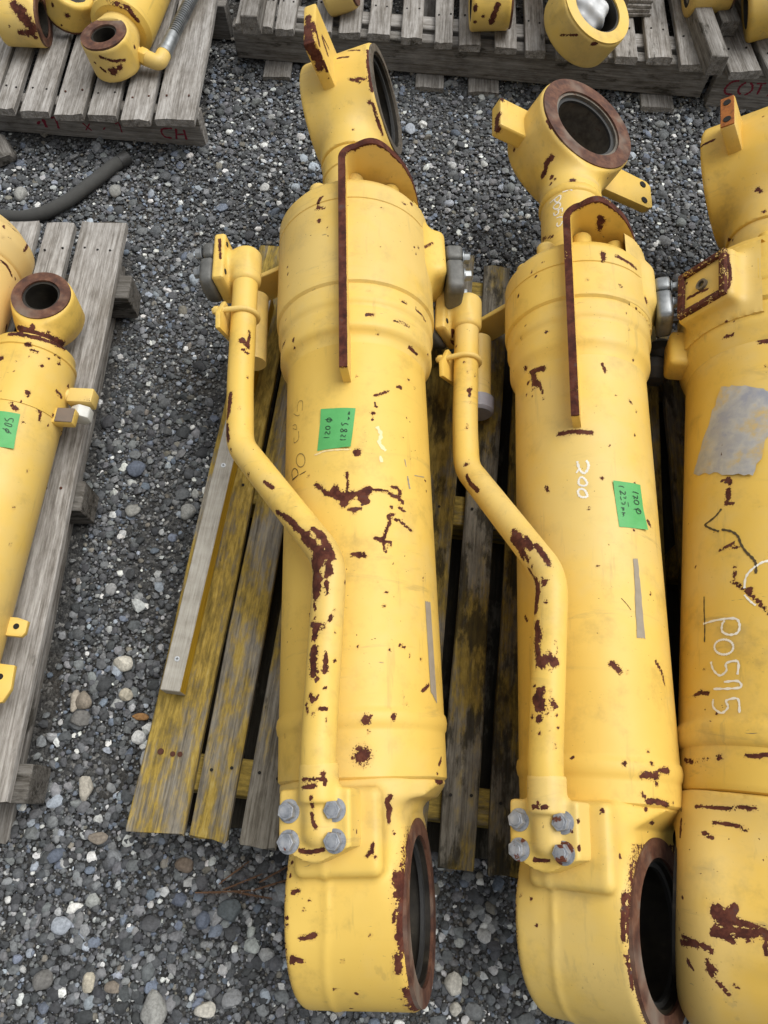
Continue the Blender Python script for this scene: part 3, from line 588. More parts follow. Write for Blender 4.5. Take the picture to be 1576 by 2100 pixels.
def hydraulic(key, label, loc, yaw, tilt, roll, p):
    e = empty('hydraulic_cylinder', loc, (R(tilt), R(roll), R(-yaw))); tag(e, label, 'cylinder', 'large hydraulic cylinders')
    Rt, Rh, se, bead, sf, sc, kr = p['Rt'], p['Rh'], p['se'], p['bead'], p['sf'], p['sc'], p['Rh'] / .1705
    prof = [(se - .012, .04), (se - .002, Rt - .012), (se, Rt - .005), (se + .004, Rt - .001), (bead - .016, Rt), (bead - .012, Rt + .0025), (bead, Rt + .0045), (bead + .010, Rt + .003), (bead + .015, Rt), (sf, Rt)]
    MB().lathe(dense(prof, .0048), 190).build('barrel', 'yellow_paint', e, key + '.barrel')
    hp_ = [(sf - .01, Rt - .004), (sf - .009, Rt), (sf, Rt + .0006), (sf + .010, Rt + .004), (sf + .020, Rh - .012), (sf + .026, Rh - .0105), (sf + .064, Rh - .010), (sf + .068, Rh - .0108), (sf + .080, Rh - .0052), (sf + .113, Rh - .0048), (sf + .1165, Rh - .0062), (sf + .121, Rh - .0008), (sf + .126, Rh), (sc - .072, Rh), (sc - .0705, Rh - .0022), (sc - .0685, Rh - .0022), (sc - .067, Rh),
           (sc - .026, Rh), (sc - .010, Rh - .010), (sc, Rh - .022), (sc + .001, .07)]
    hd = MB().lathe(dense(hp_, .0052), 190).build('head', 'yellow_paint', e, key + '.head')
    for k in range(9):
        a = R(20 + 40 * k + p.get('ba', 0)); rr = Rh * .72
        MB().lathe([(0, .020), (.026, .020), (.030, .0175), (.030, .010), (.016, .010), (.016, 0)], 24, tr(rr * math.sin(a), sc, rr * math.cos(a))).build('cap_bolt', 'yellow_paint', hd)
    rr0 = p.get('rr', .066); MB().lathe(dense([(sc - .01, rr0), (p['eye'] - p['back'] + .03, rr0)], .006), 96).build('rod', 'yellow_paint', e, key + '.rod')
    # front lug
    lb = lug_sdf(p['lr'], p['lw'], p['lh'] + .0, se, Rt, True, .012 - p.get('lrot', 0) * .0028); va = np.array(lb.v); rr_ = np.hypot(va[:, 1], va[:, 2])
    ew_ = np.where((va[:, 0] > 0) & (va[:, 1] < p['lr'] * .9) & (rr_ > p['lr'] * .7), .60 + p['edge'] * (.18 * np.sin(np.arctan2(va[:, 2], va[:, 1]) * 5 + 1)) - (p['lw'] - va[:, 0]) / p['ewid'], 0)
    ew2 = np.where((va[:, 0] < 0) & (va[:, 1] < p['lr'] * .9) & (rr_ > p['lr'] * .7), .52 - (p['lw'] + va[:, 0]) / .022, 0)
    lg = lb.build('lug', 'yellow_paint', e, key + '.lug', wear=np.clip(np.maximum(ew_, ew2), 0, .9)); lg.rotation_euler = (0, R(p.get('lrot', 0)), 0)
    bore(lg, p['lh'], p['lw'] - .002)
    ring_part(lg, 'face_ring', 'rust', p['lh'] + .002, p['lr'] - .004, p['lw'] - .004, p['lw'] + .003)
    # rod eye with its two ears
    ey = empty('rod_eye_frame', (0, p['eye'], 0), (0, R(p['eroll']), 0)); ey.parent = e; ey.name = 'rod_eye'
    eb = eye_sdf(p['er'], p['ew'], p['eh'], p['back'], p.get('rn', .066), p.get('nex', 1.6)); eb.build('eye_casting', 'yellow_paint', ey, key + '.eye')
    MB().lathe(dense([(-p['back'] - p.get('cl', .055), rr0 - .002), (-p['back'] - p.get('cl', .055) + .004, rr0 + .003), (-p['back'] - .014, rr0 + .0045), (-p['back'] - .006, rr0 + .0045), (-p['back'] + .004, rr0)], .005), 96).build('weld_collar', 'yellow_paint', ey, key + '.collar')
    bore(ey, p['eh'], p['ew'] - .002, True, p.get('bmat', 'dark_bore'))
    ring_part(ey, 'face_ring', p.get('ering', 'rust'), p['eh'] + .002, p['er'] - .004, p['ew'] - .004, p['ew'] + .003)
    t = nets(lambda x, y, z: np.minimum(sbox(x, y, z, (-.012, .004, p['er'] + p['eh2'] - .028), p['es'], .004), 9), (-.05, -.09, p['er'] - .06), (.03, .09, p['er'] + .15), .004)
    t.build('ear_plate', 'yellow_paint', ey, key + '.ear')
    pts = [(-.05, p['er'] - .03), (.05, p['er'] - .03), (.046, p['er'] + .145), (.036, p['er'] + .158), (-.036, p['er'] + .158), (-.046, p['er'] + .142)]
    pq2 = MB().prism([(a, -b_) for a, b_ in pts][::-1], .022, Matrix(((0, 0, 1, -.045), (1, 0, 0, 0), (0, 1, 0, 0), (0, 0, 0, 1))), .002).build('ear_plate', 'yellow_paint', ey, key + '.ear2')
    for yy in (-.026, .028): disc('bolt_hole', 'nail_hole', pq2, (-.022, yy, -(p['er'] + .130)), (1, 0, 0), .0095, .0012, 20)
    # guard bar
    guard(e, key + '.guard', p['g0'], p['g1'], Rt, Rh, sf + .01, p.get('ga', 12), kr)
    # oil pipe from the front port, over the barrel, to the left of the head
    def loc_(r, a, s): return Vector((-r * math.sin(R(a)), s, r * math.cos(R(a))))
    zf = p['lr'] + .071
    pts = [loc_(p['pr'], 62, p['ps']), loc_(p['pr'], 62, p['ps'] - .30), loc_(p['pr'] - .006, 60, .815), loc_(zf - .006, -5.5, .525), Vector((0, .23, zf - .006)), Vector((0, .185, zf - .010))]
    path = fillet_path(pts, [1, .09, .10, .5], .006); MB().sweep(path, .0270, 44).build('oil_pipe', 'yellow_paint', e, key + '.pipe')
    # front four-bolt flange
    fb = nets(lambda x, y, z: smin(smin(np.maximum(sbox(x, y, z, (-.006, .128, zf - .032), (.056, .050, .027), .006), (np.abs(x + .006) * .42 - (y - .076)) * .92), scyl(y - .185, x, z - zf + .010, .0295, .028, .004), .012), scyl(y - .140, x, z - zf + .018, .027, .042, .018), .008), (-.07, .07, zf - .07), (.08, .22, zf + .04), .0032)
    fo = fb.build('pipe_flange', 'yellow_paint', e, key + '.flange')
    for sx in (-1, 1):
        for sy in (.107, .148): bolt(fo, (-.008 + sx * .0355, sy, zf - .0048), (0, 0, 1), .0132, .013)
    # elbow and flange at the top of the pipe
    E = loc_(p['pr'], 62, p['ps'])
    u = Vector((-math.sin(R(62)), 0, math.cos(R(62))))
    A = Matrix.Rotation(R(-62), 4, 'Y'); 
    def fel(x, y, z):
        d = scyl(y + .010, x, z, .033, .045, .014); d = smin(d, scyl(z - .022, x, y, .033, .038, .006), .012)
        return smin(d, sbox(x, y, z, (.0, -.002, .048), (.046, .060, .013), .006), .012)
    el = nets(fel, (-.055, -.07, -.04), (.055, .07, .065), .004).build('pipe_elbow', 'yellow_paint', e, key + '.elbow')
    el.location = E; el.rotation_euler = (0, R(-62 - 18), 0)
    for sx in (-1, 1):
        for sy in (-.038, .035): disc('bolt_hole', 'nail_hole', el, (sx * .033, sy, .0348), (0, 0, -1), .006, .001, 14)
    fh = MB(); fh.prism([(-.046, -.066), (-.02, -.078), (.02, -.078), (.046, -.066), (.046, .004), (-.046, .004)], .040, tr(0, 0, .062), .012, 3); fh.prism([(-.046, .006), (.046, .006), (.046, .050), (-.046, .050)], .036, tr(0, 0, .062), .012, 3)
    fh.v = [(x * .9, y * .88, .061 + (z - .062) * .78) for x, y, z in fh.v]; fo = fh.build('flange_halves', 'grey_casting', el)
    for sx in (-1, 1):
        for sy in (-.030, .028): bolt(el, (sx * .025, sy * .88, .0905), (0, 0, 1), .0125, .013, 'zinc')
    # clamp bracket holding the pipe
    cb = MB(); cb.prism([(-.045, -.03), (.045, -.055), (.05, -.02), (.02, .03), (-.045, .03)], .010, tr(0, 0, .034), .002); cbk = cb.build('clamp_plate', 'yellow_paint', e, key + '.clamp')
    cbk.location = loc_(p['pr'], 62, p['ps'] - .135); cbk.rotation_euler = (0, R(-80), 0)
    uu = [Vector((.0295 * math.cos(a), 0, .0295 * math.sin(a))) for a in [math.pi + math.pi * k / 14 for k in range(15)]]; uu = [Vector((-.0295, 0, .058))] + uu + [Vector((.0295, 0, .058))]
    ub = MB().sweep(uu, .006, 14).build('u_bolt', 'yellow_paint', cbk, key + '.ubolt')
    for sx in (-1, 1): MB().prism(hexpts(.010), .010, tr(sx * .0295, 0, .0445), .001).build('clamp_nut', 'yellow_paint', ub)
    # bracket plate from the head to the pipe, and the short second pipe below
    P0 = loc_(Rh - .02, 92, 0); P1 = loc_(p['pr'] + .035, 84, 0)
    br = MB().box((0, 0, 0), (.125, .012, .080), None, .002).build('support_plate', 'yellow_paint', e, key + '.plate', wear=None)
    br.location = loc_(Rh + .035, 88, p['ps'] + .028); br.rotation_euler = (0, R(0), R(12))
    q0, q1 = loc_(p['pr'] - .008, 83, p['ps'] - .02), loc_(p['pr'] - .008, 83, p['ps'] - .195)
    sp_ = MB().sweep([q0.lerp(q1, k / 24) for k in range(25)], .029, 32).build('short_pipe', 'yellow_paint', e, key + '.shortpipe')
    if p.get('cap'):
        MB().sweep([q1 + Vector((0, .012, 0)), q1 + Vector((0, -.020, 0)), q1 + Vector((0, -.026, 0))], [.036, .036, .030], 32).build('end_cap', 'grey_plastic', sp_)
    port_flange(e, key + '.boss', p['ba2'], p['bs'], Rh, Rh + p['bh'], p['bk'], p.get('fmat', 'grey_casting'))
    return e
c1 = hydraulic('c1', 'big yellow hydraulic cylinder left of centre, green tape reading 1285 mm', (-.031, -.110, .2725), -1.56, 1.35, -17.5,
    dict(Rt=.1445, Rh=.1705, se=.190, bead=.283, sf=.993, sc=1.392, lr=.137, lw=.091, lh=.105, eye=1.775, back=.190, eroll=-1.0, er=.129, ew=.090, eh=.106, rn=.078, rr=.070, lrot=5, edge=1.2, ewid=.034, eh2=.066, es=(.015, .064, .072), g0=.895, g1=1.432, pr=.240, ps=1.26, bs=1.285, bh=.030, bk=1.0, ba2=110, ering='worn_steel'))
c2 = hydraulic('c2', 'big yellow hydraulic cylinder with white number 200 and tape reading 1225 mm', (.355, -.134, .2635), 3.37, 1.2, -37.0,
    dict(Rt=.134, Rh=.155, se=.178, bead=.234, sf=1.005, sc=1.276, lr=.139, lw=.091, lh=.104, eye=1.695, back=.19, eroll=-28, er=.132, ew=.0757, eh=.090, edge=.6, ewid=.018, eh2=.052, es=(.020, .046, .046), g0=.835, g1=1.325, pr=.240, ps=1.215, bs=1.212, bh=.008, bk=.86, ba2=112, ga=19, nex=3.0, rn=.072, rr=.0705, cl=.022, cap=1, bmat='worn_steel', fmat='zinc', ba=12))

# rightmost big cylinder
def third():
    e = empty('hydraulic_cylinder', (.628, -.125, .318), (R(.3), 0, R(-10.2))); tag(e, 'dirty deep yellow hydraulic cylinder at the right edge with white serial P0575', 'cylinder', 'large hydraulic cylinders')
    Y = 'deep_yellow_paint'; Rt, Rh = .168, .188
    prof = [(.15, .05), (.164, Rt - .008), (.167, Rt - .002), (.172, Rt), (.232, Rt), (.236, Rt + .005), (.243, Rt + .008), (.262, Rt + .008), (.271, Rt + .003), (.276, Rt), (.985, Rt)]
    MB().lathe(dense(prof, .005), 200).build('barrel', Y, e, 'c3.barrel')
    hp_ = [(.975, Rt - .003), (.985, Rt + .001), (1.0, Rt + .006), (1.02, Rh - .006), (1.06, Rh - .005), (1.066, Rh - .008), (1.072, Rh - .001), (1.108, Rh), (1.112, Rh - .003), (1.116, Rh), (1.165, Rh), (1.168, Rh - .004), (1.205, Rh - .004), (1.207, Rh - .012), (1.232, Rh - .013), (1.238, Rh - .02), (1.240, .09)]
    hd = MB().lathe(dense(hp_, .0055), 200).build('head', Y, e, 'c3.head')
    for k in range(10):
        a = R(-36 + 36 * k + 8); rr = .140
        MB().lathe([(0, .019), (.006, .019), (.008, .0165), (.022, .0165), (.026, .013), (.026, 0)], 20, tr(rr * math.sin(a), 1.238, rr * math.cos(a))).build('cap_bolt', Y, hd)
    MB().lathe(dense([(1.22, .086), (1.44, .086)], .006), 96).build('rod', Y, e, 'c3.rod')
    def f(x, y, z):
        d = scyl(x, y, z, .182, .160, .06); d = smin(d, scyl(y - .055, x, z, .171, .108, .004), .03)
        d = np.maximum(d, -(np.sqrt(y * y + z * z) - .115)); return d
    lg = nets(f, (-.19, -.2, -.19), (.19, .18, .19), .0055).build('lug', Y, e, 'c3.lug'); lg.rotation_euler = (0, R(-22), 0); bore(lg, .11, .165)
    ey = empty('rod_eye', (0, 1.575, 0), (0, R(-35), 0)); ey.parent = e
    eye_sdf(.150, .115, .10, .21, .092).build('eye_casting', Y, ey, 'c3.eye'); bore(ey, .10, .112); ring_part(ey, 'face_ring', 'rust', .102, .146, .111, .118)
    t = MB().prism([(-.05, .13), (.05, .13), (.046, .215), (-.046, .215)], .030, Matrix(((0, 0, 1, -.055), (1, 0, 0, 0), (0, 1, 0, 0), (0, 0, 0, 1))), .003).build('ear_plate', Y, ey)
    t2 = MB().box((-.040, 0, .2165), (.028, .088, .004), None, .001).build('ear_face', 'orange_rust', t)
    for yy in (-.026, .026): disc('bolt_hole', 'nail_hole', t2, (-.040, yy, .2190), (0, 0, 1), .008, .001, 16)
    # square port pad with a raised rim and a threaded hole
    pd = empty('port_pad', (0, 1.125, 0), (0, R(-60), R(0))); pd.parent = e
    def fp(x, y, z): return smin(sbox(x, y, z, (0, 0, .165), (.064, .062, .052), .012), np.maximum(np.sqrt(x * x + z * z) - Rh, np.abs(y) - .09), .02)
    nets(fp, (-.09, -.09, .12), (.09, .09, .225), .005).build('pad_block', Y, pd, 'c3.pad')
    rm = MB()
    for c, d in (((-.049, 0, .219), (.014, .112, .012)), ((.049, 0, .219), (.014, .112, .012)), ((0, -.049, .219), (.084, .014, .0118)), ((0, .049, .219), (.084, .014, .0118))): rm.box(c, d, None, .0025, 2)
    rm.build('rim', Y, pd, 'c3.rim', wear=[.62] * len(rm.v))
    MB().lathe([(.0, .012), (.006, .012), (.006, .0075), (-.004, .0075), (-.004, 0)], 24, tr(0, 0, .217) @ rot('X', 90)).build('threaded_port', 'worn_steel', pd)
    bk = MB().box((0, 0, .190), (.070, .085, .046), None, .012, 3).build('side_bracket', Y, e, 'c3.bracket'); bk.location = (0, 1.045, 0); bk.rotation_euler = (0, R(-97), 0)
    for y, z, rr in ((1.09, .222, .034), (1.045, .232, .036)):
        MB().lathe([(-.03, .0), (-.028, .018), (-.01, rr), (.012, rr), (.028, rr * .6), (.03, 0)], 24).build('rubber_plug', 'black_rubber', e).location = (-z * math.sin(R(112)), y, z * math.cos(R(112)))
    return e
c3 = third()

def small_cyl(key, label, loc, yaw, pin, r, w, hole, back, rn, tubes, mat='yellow_paint', grp='small cylinders on the pallets', tilt=0, ringm='rust', h=.0042, tubepart='barrel'):
    """eye at the origin; the neck and tube run along -Y or +Y by giving tube profiles (s, r)"""
    e = empty('small_cylinder', loc, (R(tilt), 0, R(-yaw))); tag(e, label, 'cylinder', grp)
    ey = empty('rod_eye', (0, 0, 0), (0, R(pin), 0)); ey.parent = e
    eye_sdf_ = eye_sdf(r, w, hole, back, rn)
    eb = eye_sdf_.build('eye_casting', mat, ey, key + '.eye'); bore(ey, hole, w - .002, False); ring_part(ey, 'face_ring', ringm, hole + .002, r - .003, w - .004, w + .003, 48)
    for nm, pr in tubes: MB().lathe(dense(pr, .006), 120).build(nm, mat, e, key + '.' + nm)
    return e
# slim cylinder on the left grey pallet, lying away from the camera with its eye at the far end
c4 = small_cyl('c4', 'slim yellow cylinder on the left grey pallet with green tape reading 50', (-.782, 1.122, .222), 3.2, -86, .068, .050, .040, .105, .045,
    [('head', [(-.30, .085), (-.30, .0935), (-.165, .0935), (-.163, .0905), (-.160, .0905), (-.158, .0935), (-.152, .0935), (-.148, .086), (-.128, .086), (-.124, .080), (-.122, .04)]), ('barrel', [(-1.15, .03), (-1.15, .0915), (-.298, .0915)])], tilt=-.0)
def c4_fittings():
    e = c4
    st = MB(); st.lathe([(0, .024), (.012, .023), (.020, .017), (.045, .017)], 32, tr(.070, -.222, -.012) @ rot('Z', -96)); st.box((.126, -.228, -.012), (.056, .036, .036), rot('Z', 0), .004, 2)
    s = st.build('port_stub', 'yellow_paint', e, 'c4.stub')
    MB().prism(hexpts(.0245), .028, tr(.128, -.250, -.020) @ rot('X', 90) @ rot('Z', 30), .003).build('plug', 'white_plastic', s)
    tb = MB().box((.094, -.292, .012), (.080, .036, .022), tr(0, 0, 0), .003, 2).build('clip_block', 'yellow_paint', e, 'c4.clip')
    MB().box((.114, -.292, .0245), (.038, .034, .003), None, .001).build('rusty_top', 'rust', tb)
    hook = MB().prism([(.02, .02), (.10, .018), (.122, .012), (.122, -.012), (.116, -.02), (.02, -.016)], .012, tr(.004, -.745, -.030), .002).build('clip_plate', 'yellow_paint', e, 'c4.plate1')
    disc('bolt_hole', 'nail_hole', hook, (.106, -.745, -.0178), (0, 0, 1), .0058, .001, 16)
    hook = MB().prism([(.0, -.09), (.05, -.085), (.072, -.03), (.112, -.025), (.122, .0), (.118, .045), (.070, .048), (.052, .02), (.03, -.02), (.0, -.03)], .012, tr(.004, -.865, -.030), .002).build('clip_plate', 'yellow_paint', e, 'c4.plate2')
    disc('bolt_hole', 'nail_hole', hook, (.100, -.843, -.0178), (0, 0, 1), .0058, .001, 16)
c4_fittings()
c5 = empty('small_cylinder', (-.965, 1.335, .255), (0, 0, R(-4.5))); tag(c5, 'pale yellow cylinder end at the left edge above the slim cylinder', 'cylinder', 'small cylinders on the pallets')
MB().lathe(dense([(0, .05), (0, .085), (-.012, .098), (-.048, .128), (-.075, .128), (-.115, .116), (-.118, .112), (-.121, .116), (-.30, .116)], .005), 140).build('head', 'pale_yellow_paint', c5, 'c5.head')
MB().lathe(dense([(-.298, .112), (-.9, .112)], .006), 120).build('barrel', 'pale_yellow_paint', c5, 'c5.barrel')
# cylinders on the top left pallet
c6 = small_cyl('c6', 'small yellow cylinder with rusty upright eye and spring wrapped hose on the top left pallet', (-.780, 2.055, .200), 189, -84, .069, .050, .036, .10, .058, [('barrel', [(-.085, .03), (-.088, .075), (-.10, .088), (-.13, .09), (-.75, .09)])], tilt=-1)
def c6_hose():
    e = empty('hydraulic_hose', (-.70, 2.07, .17)); tag(e, 'grey spring guarded hydraulic hose with yellow elbow fitting on the top left pallet', 'hose')
    o = Vector((-.70, 2.07, .17)); L = lambda *p: Vector(p) - o
    MB().sweep([L(-.742, 2.082, .185), L(-.705, 2.068, .180)], [.024, .019], 24).build('port_boss', 'yellow_paint', e)
    q = (L(-.69, 2.062, .178)).to_track_quat('Z', 'Y')
    d = (L(-.655, 2.045, .172) - L(-.705, 2.068, .180)).normalized(); Q = d.to_track_quat('Z', 'Y').to_matrix().to_4x4(); Q.translation = L(-.704, 2.068, .180)
    MB().prism(hexpts(.024), .022, Q, .002).build('hex_nut', 'yellow_paint', e)
    MB().sweep(fillet_path([L(-.684, 2.058, .177), L(-.648, 2.042, .172), L(-.640, 2.082, .172)], [.02], .004), [.021] * 200, 24).build('elbow', 'yellow_paint', e, 'c6.elbow') if False else None
    pth = fillet_path([L(-.684, 2.058, .177), L(-.650, 2.043, .172), L(-.641, 2.085, .172)], [.022], .004); MB().sweep(pth, .021, 24).build('elbow', 'yellow_paint', e, 'c6.elbow')
    a, b = L(-.641, 2.083, .172), L(-.624, 2.165, .172); dr = (b - a).normalized()
    MB().sweep([a, a + dr * .018, a + dr * .022, a + dr * .026, b], [.022, .022, .0185, .0195, .0195], 24).build('ferrule', 'zinc', e)
    c = L(-.52, 2.62, .18); n = 520; hx = []; dr = (c - b).normalized(); s = dr.cross(Vector((0, 0, 1))).normalized(); u = s.cross(dr); LL = (c - b).length
    MB().sweep([b, c], .0135, 16).build('hose', 'black_rubber', e)
    turns = LL / .0088
    hx = [b + dr * (LL * i / (turns * 14)) + (s * math.cos(i * 2 * math.pi / 14) + u * math.sin(i * 2 * math.pi / 14)) * .0165 for i in range(int(turns * 14))]
    MB().sweep(hx, .0026, 6).build('spring_guard', 'zinc', e)
c6_hose()
c7 = small_cyl('c7', 'rust scabbed yellow eye facing right at the top left corner', (-1.055, 2.185, .210), 178, 176, .072, .058, .046, .10, .055, [('barrel', [(-.085, .03), (-.09, .06), (-.11, .075), (-.6, .075)])])
c8 = small_cyl('c8', 'yellow cylinder end between the rusty eye and the upright eye at the top left', (-.935, 2.262, .200), 180, 60, .060, .045, .034, .09, .05, [('barrel', [(-.08, .03), (-.085, .056), (-.6, .062)])])
# cylinders on the top pallets
d1 = small_cyl('d1', 'wide yellow eye ring with a shiny bore standing on the wide top pallet', (.578, 2.135, .235), 176, -112, .112, .050, .074, .15, .07, [('barrel', [(-.14, .03), (-.145, .09), (-.6, .10)])], tilt=-16, ringm='yellow_paint')
bg = nets(lambda x, y, z: np.sqrt(x * x + y * y + (z * 1.15) ** 2) - .062 + .006 * np.sin(x * 95 + y * 40) * np.sin(z * 80 + y * 70), (-.08, -.08, -.08), (.08, .08, .08), .004).build('plastic_wrapping', 'white_wrap'); bg.location = (.575, 2.150, .245)
tag(bg, 'crumpled glossy white plastic stuffed in the wide yellow eye', 'wrapping')
d2 = small_cyl('d2', 'yellow barrel with scratched rust streaks left of the wide eye on the top pallet', (.312, 2.245, .222), 180, 182, .075, .058, .045, .10, .055, [('barrel', [(-.085, .03), (-.09, .06), (-.6, .07)])])
d3 = small_cyl('d3', 'yellow cylinder tip just entering at the top above the left big cylinder', (-.135, 2.325, .200), 180, 200, .055, .045, .03, .09, .045, [('barrel', [(-.08, .03), (-.085, .05), (-.6, .055)])])
d4 = small_cyl('d4', 'yellow eye entering at the top edge above the corner timber', (.965, 2.318, .225), 180, 190, .078, .062, .045, .10, .05, [('barrel', [(-.085, .03), (-.09, .06), (-.6, .07)])], mat='deep_yellow_paint')
d5 = small_cyl('d5', 'scuffed deep yellow barrel on the corner pallet at the top right', (1.128, 2.225, .235), 184, 200, .092, .070, .05, .11, .06, [('barrel', [(-.10, .03), (-.105, .075), (-.6, .085)])], mat='deep_yellow_paint')

